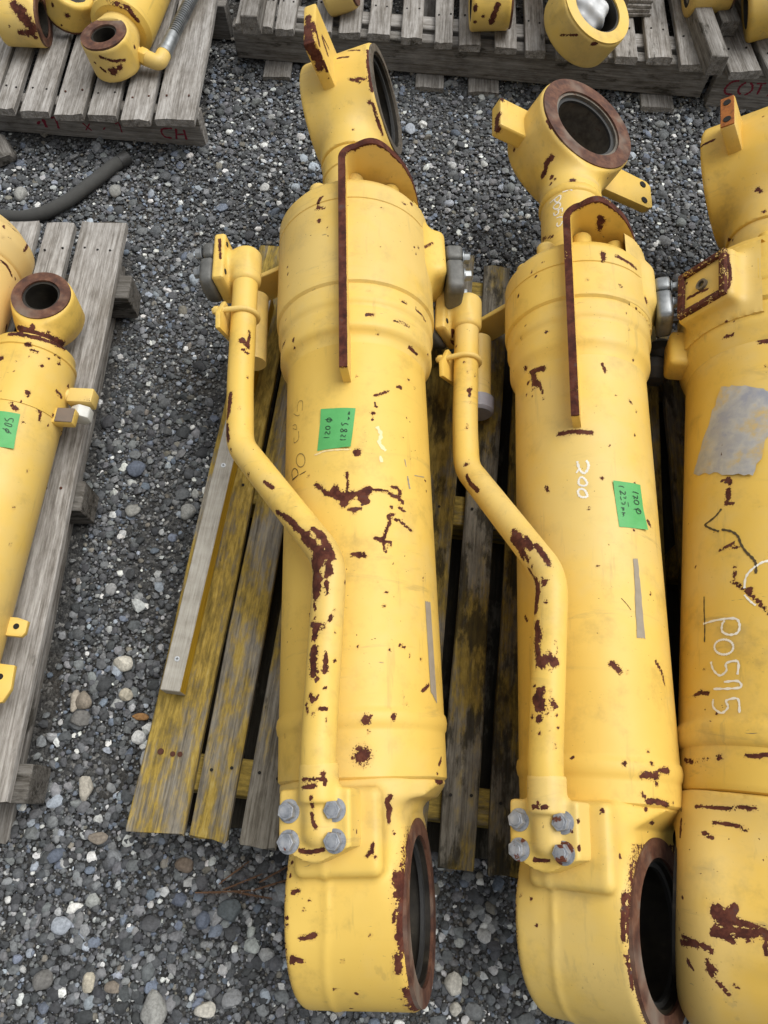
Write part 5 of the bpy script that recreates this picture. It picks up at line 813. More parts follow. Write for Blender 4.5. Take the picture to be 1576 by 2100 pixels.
RIB = [
('handwriting','c1.barrel','marker_ink',[(16,1,8177,1445,1,8173,1445,0,8169,1445,-1,8164,1445,-3,8159,1445,-6,8156,1445,-9,8153,1445,-12,8150,1445,-16,8147,1445,-20,8146,1445,-24,8144,1445,-29,8143,1445,-34,8143,1444,-39,8143,1444,-44,8144,1444,-49,8145,1444,-54,8147,1444,-59,8150,1444,-64,8153,1443,-69,8156,1443,-73,8159,1443,-76,8163,1443,-80,8168,1443,-83,8172,1442,-86,8177,1442,-87,8181,1442,-89,8186,1442,-90,8191,1442,-90,8196,1442,-90,8200,1442,-89,8205,1442,-88,8209,1442,-86,8213,1442,-83,8217,1442,-80,8220,1443,-77,8222,1443,-73,8225,1443,-69,8226,1443,-64,8228,1443,-59,8229,1444,-54,8229,1444,-49,8228,1444,-44,8228,1444,-39,8226,1444,-34,8224,1444,-29,8222,1445,-24,8219,1445,-20,8216,1445,-16,8213,1445,-12,8209,1445,-9,8205,1445,-6,8200,1445,-3,8196,1445,-1,8191,1445,0,8185,1445,1,8180,1445,1,8177,1445),(16,-125,8214,1439,-49,8191,1444,25,8170,1445),(16,-24,8018,1445,-25,8015,1445,-26,8012,1445,-27,8008,1445,-29,8004,1445,-31,8002,1444,-34,7999,1444,-37,7997,1444,-41,7995,1444,-45,7994,1444,-49,7993,1444,-54,7993,1444,-59,7993,1444,-64,7993,1443,-69,7994,1443,-74,7995,1443,-79,7997,1443,-84,7999,1442,-88,8001,1442,-93,8004,1442,-97,8007,1442,-101,8010,1441,-104,8014,1441,-107,8018,1441,-110,8022,1441,-111,8025,1441,-113,8029,1440,-114,8033,1440,-114,8037,1440,-114,8041,1440,-113,8044,1440,-112,8047,1441,-110,8050,1441,-107,8053,1441,-104,8055,1441,-101,8057,1441,-97,8059,1442,-93,8060,1442,-88,8061,1442,-84,8061,1442,-79,8061,1443,-74,8061,1443,-69,8060,1443,-64,8059,1443,-59,8057,1444,-54,8055,1444,-49,8053,1444,-45,8050,1444,-41,8047,1444,-37,8044,1444,-34,8040,1444,-31,8037,1444,-29,8033,1445,-27,8029,1445,-26,8025,1445,-25,8021,1445,-24,8018,1445),(16,-124,7898,1439,-124,7905,1439,-125,7915,1439,-125,7925,1439,-124,7934,1439,-121,7941,1440,-116,7947,1440,-110,7950,1441,-104,7950,1441,-97,7944,1442,-89,7933,1442,-81,7922,1443,-74,7912,1443,-66,7905,1443,-58,7898,1444,-50,7893,1444,-44,7891,1444,-39,7893,1444,-35,7898,1444,-31,7906,1444,-29,7914,1445,-29,7923,1445,-30,7935,1445,-31,7946,1444,-32,7953,1444),(16,-154,7843,1437,-39,7818,1444),(14,329,8310,1407,332,8306,1406,338,8300,1405,342,8293,1404,344,8288,1403,339,8286,1404,331,8285,1406,323,8284,1408,320,8283,1409,323,8279,1408,330,8275,1407,337,8271,1405,339,8268,1405,334,8265,1406,324,8263,1408,314,8262,1410,310,8259,1411,315,8256,1410,325,8252,1408,336,8249,1405,343,8247,1403),(14,310,8197,1411,314,8194,1410,321,8189,1409,326,8184,1408,329,8180,1407,327,8176,1407,321,8172,1409,316,8168,1410,314,8165,1410,319,8163,1409,327,8162,1407,336,8161,1405,338,8158,1405,332,8154,1406,321,8149,1409,309,8144,1411,300,8141,1413),(16,195,8094,1432,195,8089,1432,194,8080,1432,194,8071,1432,195,8063,1432,197,8055,1431,200,8047,1431,204,8040,1430,209,8036,1430,214,8036,1429,219,8039,1428,226,8044,1427,232,8049,1426,237,8054,1425,243,8060,1424,248,8065,1423,254,8067,1422,262,8066,1421,270,8063,1419,278,8058,1418,286,8054,1416,295,8049,1415,304,8044,1413,312,8039,1411,317,8036,1410),(16,180,7957,1434,179,7949,1434,176,7938,1434,174,7926,1434,176,7916,1434,181,7909,1433,190,7903,1432,200,7899,1431,208,7897,1430,214,7899,1429,220,7903,1428,224,7909,1427,226,7916,1427,224,7924,1427,220,7935,1428,214,7946,1429,208,7954,1430,202,7958,1431,195,7960,1432,189,7961,1433,185,7961,1433),(16,226,7910,1427,232,7917,1426,240,7928,1425,250,7937,1423,258,7943,1422,266,7944,1420,274,7941,1419,280,7936,1417,285,7930,1417,287,7922,1416,288,7912,1416,287,7901,1416,285,7894,1417,281,7892,1417,275,7891,1418,269,7893,1420,262,7897,1421,254,7904,1422,245,7914,1424,237,7924,1425,231,7930,1426),(16,184,7793,1433,183,7799,1433,181,7807,1434,179,7817,1434,180,7824,1434,183,7829,1433,187,7834,1433,192,7837,1432,198,7837,1431,204,7831,1430,211,7821,1429,219,7811,1428,225,7803,1427,232,7799,1426,238,7797,1425,243,7796,1424,248,7796,1423,252,7798,1423,256,7801,1422,260,7805,1421,262,7810,1421,262,7815,1421,260,7821,1421,258,7827,1422,257,7831,1422),(16,161,7755,1436,166,7751,1435,172,7745,1435,181,7739,1433,193,7734,1432,211,7731,1429,234,7729,1426,255,7728,1422,270,7728,1419)],'label_tapec1.barrel',None),
('faded_writing','c1.barrel','faint_ink',[(20,-573,7506,1326,-574,7495,1326,-576,7480,1325,-578,7464,1324,-582,7450,1322,-588,7438,1320,-595,7428,1317,-603,7420,1313,-612,7413,1309,-622,7408,1304,-632,7405,1299,-644,7403,1294,-656,7404,1287,-668,7406,1281,-681,7411,1274,-694,7417,1267,-707,7425,1260,-720,7434,1253,-732,7446,1246,-744,7459,1238,-756,7472,1232,-766,7487,1225,-775,7503,1219,-784,7520,1214,-791,7537,1209,-797,7554,1205,-801,7571,1202,-804,7588,1201,-805,7604,1200,-805,7619,1200,-803,7634,1201,-799,7648,1204,-794,7660,1207,-788,7670,1211,-780,7679,1216,-771,7687,1222,-761,7693,1228,-750,7696,1235,-738,7699,1242,-726,7699,1250,-713,7698,1257,-700,7695,1264,-687,7690,1271,-674,7683,1278,-661,7676,1285,-649,7666,1291,-637,7655,1297,-626,7643,1302,-616,7630,1307,-606,7616,1312,-598,7601,1315,-591,7585,1319,-584,7570,1321,-580,7553,1323,-577,7534,1325,-574,7517,1326,-573,7506,1326),(13,-806,8647,1199,-805,8676,1200,-805,8718,1200,-802,8761,1202,-796,8795,1206,-785,8819,1213,-772,8837,1221,-757,8849,1231,-740,8853,1241,-718,8848,1254,-694,8835,1268,-671,8816,1279,-657,8788,1287,-653,8745,1289,-656,8688,1287,-662,8634,1284,-666,8597,1282),(14,-915,8669,1118,-894,8646,1135,-863,8613,1159,-831,8581,1182,-804,8559,1200,-782,8548,1215,-761,8544,1228,-745,8543,1238,-733,8543,1245),(13,-930,8350,1106,-904,8330,1127,-867,8301,1156,-832,8278,1181,-811,8271,1196,-808,8288,1198,-815,8322,1193,-828,8359,1184,-844,8386,1173,-865,8401,1157,-893,8410,1136,-921,8416,1113,-941,8422,1097),(15,-891,8133,1138,-890,8110,1139,-888,8078,1140,-886,8044,1142,-879,8020,1146,-870,8008,1154,-857,8002,1163,-842,8000,1174,-826,8002,1185,-806,8003,1199,-783,8008,1214,-762,8017,1228,-749,8037,1236,-746,8073,1238,-749,8121,1235,-755,8169,1232,-759,8201,1229)],None,None),
('dark_writing','c1.barrel','dark_mark',[(32,-918,7249,1116,-824,7257,1187,-737,7271,1243),(20,-911,7276,1121,-917,7305,1117,-926,7346,1110,-933,7389,1104,-932,7421,1104,-921,7441,1113,-904,7455,1127,-883,7463,1143,-863,7462,1159,-840,7451,1175,-816,7432,1193,-792,7408,1208,-774,7384,1220,-762,7357,1228,-754,7325,1233,-748,7295,1236,-744,7274,1238),(18,-710,7260,1258,-624,7264,1303,-542,7272,1339)],None,None),
('film_remnant','c1.barrel','pale_film',[(36,-353,7539,1401,-341,7540,1404,-324,7540,1408,-303,7541,1413,-277,7543,1418,-248,7548,1423,-215,7555,1429,-177,7561,1434,-133,7564,1439,-81,7562,1443,-23,7558,1445,38,7553,1444,100,7548,1442,168,7543,1435,242,7537,1425,307,7534,1412,352,7532,1401)],None,None),
('chalk_smear','c1.barrel','pale_film',[(78,795,8015,1206,808,7986,1198,828,7946,1184,846,7900,1171,856,7856,1164,852,7813,1167,839,7769,1176,827,7725,1185,827,7683,1185,845,7640,1172,874,7598,1151,904,7561,1127,924,7535,1111),(65,834,7419,1180,845,7356,1172,856,7292,1164)],None,None),
('scuff','c1.barrel','grey_residue',[(21,1192,7459,817,1200,7380,804,1209,7302,791),(42,1221,7127,772,1223,7101,769,1226,7063,764,1229,7022,759,1232,6985,754,1236,6953,749,1239,6923,744,1242,6896,738,1244,6878,735),(18,1310,7199,609,1349,7219,518,1385,7246,412,1416,7283,285)],None,None),
('handwriting','c2.barrel','marker_ink',[(16,1001,7159,890,1007,7162,883,1016,7166,873,1026,7169,862,1035,7171,851,1045,7168,839,1054,7164,827,1063,7159,815,1069,7155,807),(16,1079,7079,794,1080,7072,793,1081,7062,792,1082,7052,790,1081,7043,791,1080,7035,793,1078,7026,795,1075,7020,799,1071,7018,805,1065,7022,813,1057,7029,823,1049,7038,833,1042,7047,843,1034,7055,852,1026,7064,861,1020,7072,869,1015,7074,874,1015,7069,875,1017,7059,873,1019,7047,870,1022,7036,867,1023,7025,865,1024,7014,864,1025,7004,863,1026,6997,862),(14,1085,6983,787,1084,6974,787,1083,6961,788,1082,6949,790,1079,6941,794,1073,6942,802,1066,6947,812,1058,6954,822,1053,6958,828),(14,1016,6964,873,1017,6957,872,1018,6947,871,1019,6936,870,1021,6926,868,1023,6917,866,1025,6908,863,1027,6900,860,1029,6895,858),(16,1027,6849,860,1029,6843,858,1033,6835,854,1037,6827,849,1041,6822,843,1048,6821,836,1055,6821,826,1062,6824,817,1067,6829,811,1068,6837,809,1069,6847,808,1068,6858,809,1068,6865,809,1069,6869,807,1071,6870,805,1073,6870,803,1074,6870,801),(14,1104,6877,759,1107,6787,754),(14,1015,6747,875,1023,6747,865,1035,6748,850,1047,6748,836,1053,6747,828,1052,6743,830,1045,6736,839,1037,6730,849,1033,6724,853,1036,6720,850,1042,6717,842,1049,6714,834,1052,6711,830,1050,6706,833,1044,6701,840,1038,6697,847,1034,6694,852),(14,1018,6649,871,1027,6651,860,1040,6654,845,1052,6656,829,1059,6656,821,1057,6651,824,1049,6644,834,1040,6636,845,1035,6629,851,1036,6623,850,1039,6618,846,1044,6613,841,1045,6607,838,1044,6600,841,1040,6593,845,1035,6586,850,1033,6581,854),(19,1167,7106,658,1173,7107,648,1181,7108,633,1190,7109,617,1198,7110,600,1207,7108,583,1216,7105,563,1224,7103,545,1230,7101,532),(17,1215,7058,564,1216,7046,563,1216,7028,562,1216,7011,562,1215,6999,566,1211,6996,574,1206,6998,584,1200,7002,596,1194,7006,609,1187,7011,622,1179,7018,637,1171,7024,650,1168,7026,658,1168,7024,656,1172,7019,649,1177,7013,640,1180,7005,634,1181,6996,633,1180,6985,634,1179,6975,636,1179,6968,637),(18,1223,6899,547,1222,6896,550,1220,6892,554,1218,6888,558,1216,6884,563,1213,6882,568,1211,6880,574,1208,6878,579,1206,6877,585,1203,6876,590,1200,6876,596,1197,6876,602,1194,6877,607,1192,6878,613,1189,6880,618,1187,6882,622,1184,6885,627,1182,6888,630,1180,6892,634,1179,6895,637,1178,6899,639,1177,6903,641,1176,6908,642,1176,6912,642,1176,6917,642,1176,6921,642,1177,6925,641,1178,6930,639,1179,6934,636,1181,6937,634,1182,6941,630,1185,6944,626,1187,6947,622,1189,6949,617,1192,6952,612,1195,6953,607,1197,6954,601,1200,6955,596,1203,6955,590,1206,6955,584,1209,6954,579,1211,6953,573,1214,6951,568,1216,6949,562,1218,6947,558,1220,6944,554,1222,6941,550,1223,6937,547,1224,6933,544,1225,6929,542,1226,6925,541,1226,6920,540,1226,6916,540,1226,6911,541,1225,6906,543,1224,6902,546,1223,6899,547),(17,1230,6713,531,1229,6711,534,1227,6708,540,1224,6705,545,1221,6703,551,1219,6702,556,1216,6701,562,1214,6701,568,1211,6702,574,1208,6703,579,1206,6706,584,1203,6708,589,1201,6711,594,1199,6715,598,1197,6719,602,1195,6724,605,1194,6728,608,1193,6733,611,1192,6739,612,1191,6744,614,1191,6750,614,1191,6755,614,1191,6761,614,1192,6766,613,1193,6771,611,1194,6776,609,1195,6780,606,1197,6785,602,1199,6788,599,1201,6792,594,1203,6794,590,1206,6796,585,1208,6798,580,1211,6799,574,1213,6799,569,1216,6799,563,1218,6799,557,1221,6797,552,1224,6795,546,1226,6793,541,1228,6790,536,1230,6786,531,1232,6782,527,1233,6778,523,1235,6773,520,1236,6768,517,1237,6763,515,1237,6758,514,1238,6752,513,1238,6747,513,1237,6741,514,1237,6736,515,1236,6730,517,1235,6725,520,1233,6720,524,1231,6716,528,1230,6713,531),(14,1165,6764,662,1170,6766,653,1177,6770,640,1186,6773,624,1196,6773,605,1208,6769,580,1223,6762,548,1236,6756,517,1245,6751,495)],'label_tapec2.barrel',None),
('painted_number','c2.barrel','chalk_paint',[(49,555,7653,1219,563,7642,1216,573,7625,1211,583,7605,1206,589,7584,1203,591,7560,1203,589,7533,1204,584,7506,1206,577,7481,1209,567,7457,1214,553,7433,1220,539,7413,1227,525,7401,1233,512,7398,1238,499,7403,1243,487,7413,1248,476,7425,1253,465,7439,1257,454,7455,1260,445,7476,1264,436,7501,1267,427,7537,1270,419,7580,1273,412,7622,1275,407,7650,1277),(42,436,7501,1267,385,7413,1283),(44,428,7295,1270,436,7302,1267,447,7312,1263,459,7320,1259,472,7322,1254,484,7317,1250,496,7307,1244,509,7293,1239,520,7278,1235,531,7260,1230,541,7239,1226,550,7218,1222,554,7200,1220,553,7185,1221,548,7173,1223,540,7163,1226,532,7155,1230,521,7149,1234,509,7146,1239,495,7146,1245,482,7148,1250,467,7153,1256,450,7161,1262,435,7171,1267,424,7183,1271,418,7197,1273,416,7213,1273,417,7230,1273,418,7245,1273,419,7260,1273,423,7274,1271,426,7287,1270,428,7295,1270),(44,403,7073,1278,414,7077,1274,430,7083,1269,447,7088,1263,463,7088,1257,476,7084,1253,489,7077,1247,501,7067,1243,511,7055,1239,521,7039,1235,529,7020,1231,536,7000,1228,541,6983,1226,545,6968,1224,548,6954,1223,548,6942,1223,543,6932,1225,532,6926,1230,516,6921,1237,498,6920,1244,481,6921,1251,466,6924,1256,450,6931,1262,436,6939,1267,424,6950,1271,415,6964,1274,408,6980,1276,404,6997,1278,400,7013,1279,399,7030,1279,400,7047,1279,402,7063,1278,403,7073,1278)],None,'white painted number 200'),
('painted_serial','c2.rod','chalk_paint',[(35,-220,14711,670,-197,14713,676,-167,14719,685,-132,14727,692,-98,14734,698,-62,14744,702,-23,14756,704,13,14766,705,38,14768,704,53,14757,703,60,14736,702,61,14711,702,60,14688,702,55,14669,703,45,14648,704,33,14631,704,21,14617,704,9,14607,705,-4,14599,705,-17,14597,704,-30,14600,704,-43,14609,704,-58,14625,702,-71,14644,701,-80,14661,700,-84,14679,700,-85,14697,700,-85,14714,700,-84,14726,700),(35,19,14564,704,6,14564,705,-14,14565,705,-36,14565,704,-57,14563,702,-78,14557,700,-100,14549,698,-120,14540,694,-132,14528,692,-133,14513,692,-128,14495,693,-118,14475,695,-107,14458,697,-95,14442,699,-80,14426,700,-65,14414,702,-49,14406,703,-33,14404,704,-15,14407,704,1,14413,705,15,14423,705,26,14436,704,37,14452,704,44,14471,704,47,14489,703,44,14509,704,35,14531,704,26,14551,704,19,14564,704),(35,-124,14348,694,-123,14332,694,-121,14308,694,-119,14284,695,-113,14266,695,-104,14255,697,-93,14248,699,-80,14245,700,-67,14244,701,-54,14245,703,-39,14249,704,-25,14256,704,-15,14266,704,-9,14281,705,-6,14300,705,-5,14320,705,-7,14336,705,-12,14348,705,-21,14357,704,-31,14364,704,-37,14369,704),(32,-38,14361,704,-21,14362,704,4,14363,705,29,14365,704,49,14367,703,64,14369,702,76,14369,701,85,14370,700,91,14370,699),(32,91,14370,699,81,14255,700),(26,44,14190,704,86,14208,700),(32,-64,14152,702,-51,14150,703,-34,14149,704,-14,14146,705,6,14142,705,26,14134,704,49,14122,703,68,14112,701,82,14105,700),(35,-43,14005,704,-46,13994,703,-52,13979,703,-57,13962,702,-58,13947,702,-54,13931,703,-47,13915,703,-38,13901,704,-28,13893,704,-14,13889,705,3,13890,705,19,13895,704,34,13905,704,48,13922,703,60,13947,702,71,13971,701,78,13988,700),(35,106,14836,697,120,14835,694,139,14834,691,160,14835,686,180,14837,681,199,14843,676,217,14852,671,235,14860,665,252,14862,658,269,14855,652,287,14842,644,302,14828,637,312,14819,632)],None,'white painted serial on the rod'),
('scuff','c2.barrel','dark_mark',[(11,945,5065,950,957,5049,938,973,5026,921,991,5000,902,1007,4975,884,1021,4949,868,1035,4921,851,1047,4896,837,1055,4879,826)],None,None),
('painted_serial','c3.barrel','chalk_paint',[(42,-1587,4354,552,-1568,4357,603,-1540,4362,671,-1505,4368,745,-1468,4371,816,-1424,4371,890,-1374,4372,967,-1324,4369,1034,-1285,4360,1082,-1260,4342,1111,-1245,4317,1127,-1237,4287,1136,-1232,4256,1141,-1230,4222,1144,-1233,4184,1141,-1240,4148,1133,-1251,4120,1121,-1268,4103,1102,-1291,4092,1075,-1315,4088,1045,-1338,4090,1016,-1359,4098,988,-1380,4114,957,-1399,4135,930,-1412,4159,910,-1418,4188,901,-1418,4223,900,-1416,4257,905,-1412,4285,910,-1407,4306,917,-1400,4321,929,-1393,4333,940,-1387,4342,947),(40,-1299,3880,1065,-1300,3870,1063,-1302,3856,1061,-1305,3840,1058,-1309,3827,1053,-1314,3815,1046,-1321,3804,1038,-1328,3794,1029,-1336,3786,1018,-1345,3779,1006,-1355,3774,993,-1365,3769,979,-1375,3767,965,-1385,3766,950,-1396,3767,934,-1407,3769,918,-1417,3773,903,-1427,3779,887,-1436,3786,871,-1445,3795,856,-1453,3804,842,-1461,3815,829,-1468,3828,817,-1474,3841,807,-1478,3854,798,-1482,3868,791,-1485,3883,786,-1487,3897,782,-1487,3912,781,-1487,3926,782,-1485,3940,785,-1482,3953,790,-1479,3965,797,-1474,3976,806,-1468,3987,817,-1461,3996,829,-1454,4003,842,-1446,4010,856,-1436,4015,871,-1427,4018,887,-1417,4020,903,-1407,4020,918,-1396,4019,935,-1385,4016,951,-1375,4012,965,-1364,4007,980,-1354,4000,994,-1345,3991,1007,-1336,3982,1019,-1328,3972,1029,-1320,3960,1038,-1314,3948,1047,-1309,3935,1053,-1305,3920,1058,-1302,3904,1061,-1300,3890,1064,-1299,3880,1065),(41,-1519,3671,717,-1516,3645,724,-1512,3607,733,-1505,3566,745,-1497,3529,763,-1484,3496,786,-1469,3463,815,-1452,3437,845,-1436,3424,872,-1419,3429,900,-1400,3447,928,-1384,3471,953,-1372,3497,969,-1370,3526,972,-1375,3561,965,-1378,3594,960,-1372,3617,970,-1348,3634,1002,-1313,3646,1048,-1278,3648,1090,-1254,3634,1118,-1246,3592,1127,-1248,3529,1124,-1254,3466,1117,-1258,3423,1113),(40,-1496,3212,765,-1447,3207,854,-1409,3204,914,-1371,3202,970,-1332,3203,1023,-1293,3204,1073,-1239,3214,1135,-1219,3236,1156,-1221,3268,1154,-1235,3298,1139,-1255,3318,1116,-1286,3324,1081,-1328,3321,1029,-1369,3316,974,-1396,3313,934),(40,-1495,3047,765,-1497,3023,762,-1500,2988,757,-1500,2950,756,-1495,2916,766,-1482,2885,792,-1462,2854,828,-1440,2830,865,-1420,2820,898,-1401,2829,926,-1383,2851,954,-1367,2880,977,-1357,2907,991,-1358,2934,989,-1368,2963,976,-1376,2990,964,-1372,3011,969,-1351,3028,998,-1317,3042,1042,-1282,3047,1085,-1257,3034,1115,-1245,2992,1128,-1241,2927,1132,-1241,2863,1132,-1241,2818,1132),(35,-1174,4754,1201,-1163,4733,1212,-1147,4702,1228,-1128,4669,1245,-1110,4640,1261,-1092,4616,1276,-1073,4593,1292,-1056,4574,1306,-1045,4560,1316),(41,-1174,4868,1202,-1171,4905,1204,-1168,4959,1207,-1163,5017,1212,-1153,5067,1222,-1139,5106,1235,-1121,5140,1251,-1099,5172,1270,-1076,5202,1290,-1048,5232,1313,-1017,5262,1337,-986,5287,1360,-956,5308,1381,-926,5320,1401,-897,5326,1420,-872,5329,1436,-854,5331,1447)],None,'white painted serial P0575'),
('rust_scab','c3.barrel','rust',[(129,-1413,7728,909,-1415,7685,905,-1419,7623,900,-1422,7554,894,-1425,7491,889,-1428,7431,885,-1429,7369,882,-1431,7315,880,-1432,7277,879)],None,None),
('scratch','c3.barrel','dark_mark',[(41,-1421,6425,896,-1432,6402,878,-1448,6369,852,-1467,6334,818,-1488,6303,780,-1513,6276,729,-1542,6251,666,-1568,6231,602,-1586,6219,555),(65,-1586,6219,555,-1571,6189,593),(41,-1579,6195,575,-1568,6174,601,-1554,6144,639,-1536,6112,679,-1519,6083,718,-1500,6057,756,-1479,6031,796,-1460,6008,831,-1446,5993,855),(46,-1421,6018,896,-1401,6004,926,-1373,5985,968,-1342,5963,1010,-1315,5940,1045,-1294,5915,1072,-1274,5888,1095,-1257,5859,1115,-1242,5826,1131,-1230,5789,1144,-1222,5748,1152,-1215,5706,1160,-1205,5666,1170,-1193,5628,1183,-1180,5591,1196,-1165,5556,1210,-1149,5521,1225,-1131,5487,1242,-1110,5453,1261,-1090,5422,1278,-1073,5391,1292,-1060,5365,1303,-1049,5341,1312,-1041,5316,1318,-1036,5285,1323,-1033,5242,1325,-1034,5191,1324,-1036,5144,1322,-1038,5112,1321),(26,-1582,4846,564,-1582,4805,565,-1582,4746,565,-1582,4677,566,-1581,4608,567,-1580,4538,572,-1578,4463,577,-1576,4387,582,-1574,4313,585,-1574,4234,586,-1575,4151,585,-1575,4078,583,-1576,4027,582)],None,None),
('handwriting','c4.barrel','marker_ink',[(17,277,-3430,872,282,-3438,871,288,-3449,868,296,-3461,866,303,-3470,863,311,-3476,860,319,-3481,858,326,-3483,855,333,-3481,852,338,-3474,850,342,-3461,848,345,-3448,847,350,-3437,845,354,-3428,843,358,-3421,842,363,-3415,840,371,-3411,837,382,-3408,831,396,-3406,825,409,-3408,818,419,-3414,814,422,-3429,811,423,-3450,811,422,-3471,812,422,-3485,812),(17,300,-3555,864,302,-3550,863,305,-3543,862,310,-3536,861,317,-3531,858,328,-3530,854,342,-3531,848,357,-3533,842,371,-3535,836,385,-3536,830,399,-3538,823,412,-3540,817,420,-3545,813,424,-3553,811,425,-3565,810,423,-3576,811,419,-3585,813,414,-3589,816,407,-3590,819,398,-3590,824,387,-3589,829,374,-3587,835,357,-3583,842,340,-3579,849,327,-3575,855,317,-3570,858,310,-3564,861,304,-3559,863,300,-3555,864),(16,412,-3727,817,410,-3729,818,408,-3731,819,406,-3734,820,403,-3735,821,400,-3736,823,397,-3736,824,393,-3736,826,389,-3736,828,385,-3734,830,381,-3733,831,377,-3731,833,373,-3728,835,369,-3725,837,365,-3722,839,361,-3718,840,358,-3714,842,354,-3710,843,351,-3705,845,348,-3701,846,346,-3696,847,344,-3692,848,342,-3687,848,341,-3682,849,340,-3678,849,340,-3674,849,340,-3671,849,341,-3667,849,342,-3664,848,344,-3662,848,346,-3659,847,348,-3658,846,351,-3656,845,354,-3656,843,358,-3655,842,361,-3656,840,365,-3656,839,369,-3658,837,373,-3660,835,377,-3662,833,381,-3664,832,385,-3667,830,389,-3670,828,393,-3674,826,397,-3678,824,400,-3682,823,403,-3687,821,406,-3691,820,408,-3696,819,410,-3700,818,411,-3705,817,413,-3709,817,413,-3713,816,413,-3717,816,413,-3721,817,412,-3725,817,412,-3727,817),(16,288,-3663,868,295,-3664,866,306,-3667,862,319,-3670,857,335,-3676,851,355,-3686,843,379,-3699,833,402,-3711,822,420,-3721,813,432,-3727,806,440,-3731,802,446,-3734,799,450,-3736,796)],'label_tapec4.barrel',None),
('stencil_letter','tl.stringer','red_stencil',[(74,183,3188,370,181,3320,476),(107,180,3443,561,181,3443,468,182,3443,373,184,3443,279)],None,None),
('stencil_letter','tl.stringer','red_stencil',[(73,179,3708,621,179,3736,630,179,3779,644,180,3820,647,179,3845,623,179,3848,552,181,3838,449,182,3824,345,183,3814,273)],None,None),
('stencil_letter','tl.stringer','red_stencil',[(50,180,4646,537,179,4694,475,180,4744,413,181,4794,351,181,4844,289),(43,181,4868,539,180,4762,415,182,4656,291)],None,None),
('stencil_letter','tl.stringer','red_stencil',[(40,180,5213,360,180,5311,446)],None,None),
('stencil_letter','tl.stringer','red_stencil',[(46,185,5671,596,186,5695,614,187,5731,641,187,5766,659,187,5790,646,185,5796,583,183,5792,484,180,5784,384,180,5780,316)],None,None),
('stencil_letter','tl.stringer','red_stencil',[(66,192,7399,615,192,7344,609,191,7263,601,191,7181,589,190,7117,573,189,7079,550,188,7054,521,188,7040,490,187,7033,456,186,7034,416,184,7043,371,183,7061,328,183,7090,296,182,7137,279,183,7200,271,183,7261,268,183,7303,266)],None,None),
('stencil_letter','tl.stringer','red_stencil',[(72,193,7517,619,189,7489,493,186,7461,367,183,7432,239),(43,187,7476,401,188,7609,424,189,7742,446),(72,193,7748,602,190,7746,486,187,7744,368,184,7742,249)],None,None),
('stencil_letter','tr.stringer','red_stencil',[(69,206,703,959,206,676,954,206,636,948,207,593,938,207,557,925,207,528,907,207,502,886,208,478,861,208,458,834,208,440,801,208,423,764,208,411,726,209,405,691,209,405,658,209,411,625,209,422,595,209,436,569,209,455,548,209,477,532,209,503,518,209,531,509,208,566,505,208,607,505,208,644,508,208,670,509)],None,None),
('stencil_letter','tr.stringer','red_stencil',[(73,205,917,926,205,897,906,205,868,878,206,838,846,206,816,814,206,804,783,206,797,750,206,795,718,207,795,688,207,800,662,207,809,638,207,821,616,207,836,595,207,857,577,207,883,559,207,908,545,206,925,535),(66,204,1039,931,204,1058,917,204,1086,897,204,1115,873,204,1139,846,204,1157,816,204,1171,781,204,1182,746,204,1186,714,205,1183,686,205,1174,660,205,1160,636,205,1143,612,205,1120,588,206,1090,563,206,1062,541,206,1043,526)],None,None),
('stencil_letter','tr.stringer','red_stencil',[(56,204,1232,917,204,1321,928,204,1411,940,204,1501,952),(71,204,1383,912,203,1385,882,203,1389,840,203,1393,793,203,1395,748,203,1396,703,204,1396,655,204,1396,612,204,1396,582)],None,None),
('stencil_letter','tr.stringer','red_stencil',[(51,202,1731,644,202,1703,543)],None,None),
]
#BAKE1
def seg_field(co, segs):
    w = np.zeros(len(co))
    for s in segs:
        r = s[0] * 1.28 / 1e3; P = np.array(s[1:], float).reshape(-1, 3) / 1e4
        lo = P.min(0) - 2.2 * r; hi = P.max(0) + 2.2 * r; m = np.where(np.all((co > lo) & (co < hi), 1))[0]
        if not len(m): continue
        q = co[m]; d = np.full(len(m), 9.)
        if len(P) == 1: d = np.linalg.norm(q - P[0], axis=1)
        for a, b in zip(P, P[1:]):
            ab = b - a; t = np.clip(((q - a) @ ab) / max(ab @ ab, 1e-12), 0, 1); d = np.minimum(d, np.linalg.norm(q - a - t[:, None] * ab, axis=1))
        w[m] = np.maximum(w[m], np.clip(1 - d / (2 * r), 0, .95))
    return w
def apply_marks():
    for key, segs in MARKS.items():
        me = REG[key].data; co = np.empty(len(me.vertices) * 3, np.float32); me.vertices.foreach_get('co', co); w = seg_field(co.reshape(-1, 3).astype(float), segs)
        a = me.attributes.get('wear')
        if a: old = np.empty(len(w), np.float32); a.data.foreach_get('value', old); w = np.maximum(w, old)
        else: a = me.attributes.new('wear', 'FLOAT', 'POINT')
        a.data.foreach_set('value', w.astype(np.float32))
apply_marks()
def hug(o, p): ok, c, n, i = o.closest_point_on_mesh(p); return c, n
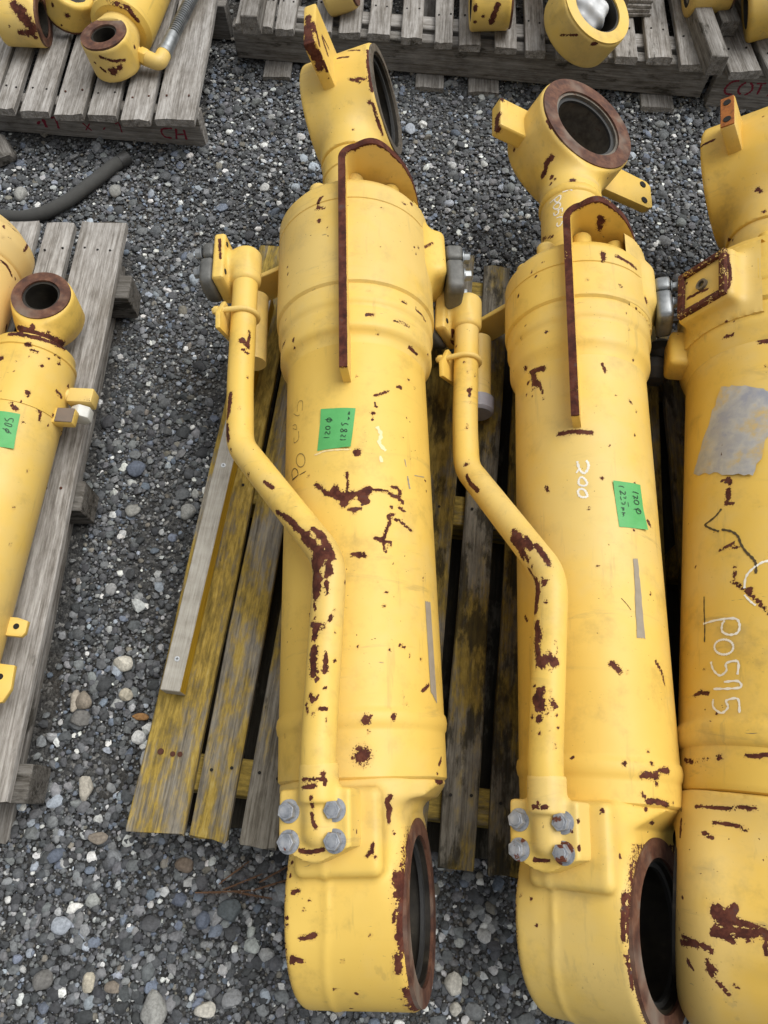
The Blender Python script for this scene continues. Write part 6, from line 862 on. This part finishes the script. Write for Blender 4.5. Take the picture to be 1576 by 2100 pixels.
def ribbons(name, key, mat, strokes, off=.0012, parent=None, lab=None):
    """thin strokes of paint or ink lying on a part; strokes = (width, points) in part space (tenths of mm)"""
    o = REG[key]; b = MB()
    for st in strokes:
        wd = st[0] / 1e4; P = [Vector(st[i:i + 3]) / 1e4 for i in range(1, len(st), 3)]
        if len(P) == 1: P.append(P[0] + Vector((0, wd * .6, 0)))
        if len(P) > 2:
            Q = [P[0]]
            for i in range(len(P) - 1):
                p0, p1, p2, p3 = P[max(i - 1, 0)], P[i], P[i + 1], P[min(i + 2, len(P) - 1)]
                for k in (1, 2, 3):
                    t = k / 3; Q.append(.5 * (2 * p1 + (p2 - p0) * t + (2 * p0 - 5 * p1 + 4 * p2 - p3) * t * t + (3 * p1 - p0 - 3 * p2 + p3) * t ** 3))
            P = Q
        pts = [P[0]]
        for a, c in zip(P, P[1:]):
            n = max(1, int((c - a).length / .005)); pts += [a.lerp(c, k / n) for k in range(1, n + 1)]
        row = []
        for i, p in enumerate(pts):
            c, n = hug(o, p); t = (pts[min(i + 1, len(pts) - 1)] - pts[max(i - 1, 0)]).normalized(); s = n.cross(t).normalized(); w = wd * .5 * (.88 + .2 * math.sin(i * .9 + len(b.v)) + random.uniform(-.14, .14)) * (.62 if i in (0, len(pts) - 1) else 1)
            row.append([hug(o, c + s * w)[0] + n * off, c + n * (off + .0001), hug(o, c - s * w)[0] + n * off])
        vs = [v for r3 in row for v in r3]; fs = []
        for i in range(len(row) - 1):
            k = 3 * i; fs += [(k, k + 1, k + 4, k + 3), (k + 1, k + 2, k + 5, k + 4)]
        b.add(vs, fs)
    ob = b.build(name, mat, parent or o, ang=80)
    if lab: ob['label'] = lab
    return ob
def tape(name, key, mat, cor, nu=14, nv=14, off=.0007, rag=0., lab=None):
    """strip of tape laid on a part: outline corners in part space, hugging the surface"""
    o = REG[key]; c = [Vector(q) / 1e4 for q in cor]; b = MB(); vs = []; fs = []
    for j in range(nv + 1):
        for i in range(nu + 1):
            u, v = i / nu, j / nv; p = (c[0] * (1 - u) + c[1] * u) * (1 - v) + (c[3] * (1 - u) + c[2] * u) * v
            if rag and (i in (0, nu) or j in (0, nv)): p = p + Vector((random.uniform(-rag, rag), random.uniform(-rag, rag), 0))
            q, n = hug(o, p); cl = .0045 * max(0, u + v - 1.55) / .45 + .0025 * max(0, .35 - u - v) / .35; vs.append(q + n * (off + (0 if mat == 'grey_residue' else cl) + .0004 * random.random()))
    for j in range(nv):
        for i in range(nu): k = j * (nu + 1) + i; fs.append((k, k + 1, k + nu + 2, k + nu + 1))
    b.add(vs, fs); ob = b.build(name, mat, o, ang=80)
    if lab: ob['label'] = lab
    return ob
bpy.context.view_layer.update()
made = {}
for nm, key, mat, cor, lab, rag in TAPES: made[nm + key] = tape(nm, key, mat, cor, rag=rag, lab=lab)
for nm, key, mat, strokes, par, lab in RIB: ribbons(nm, key, mat, strokes, .0019 if par else .0007, made.get(par), lab)
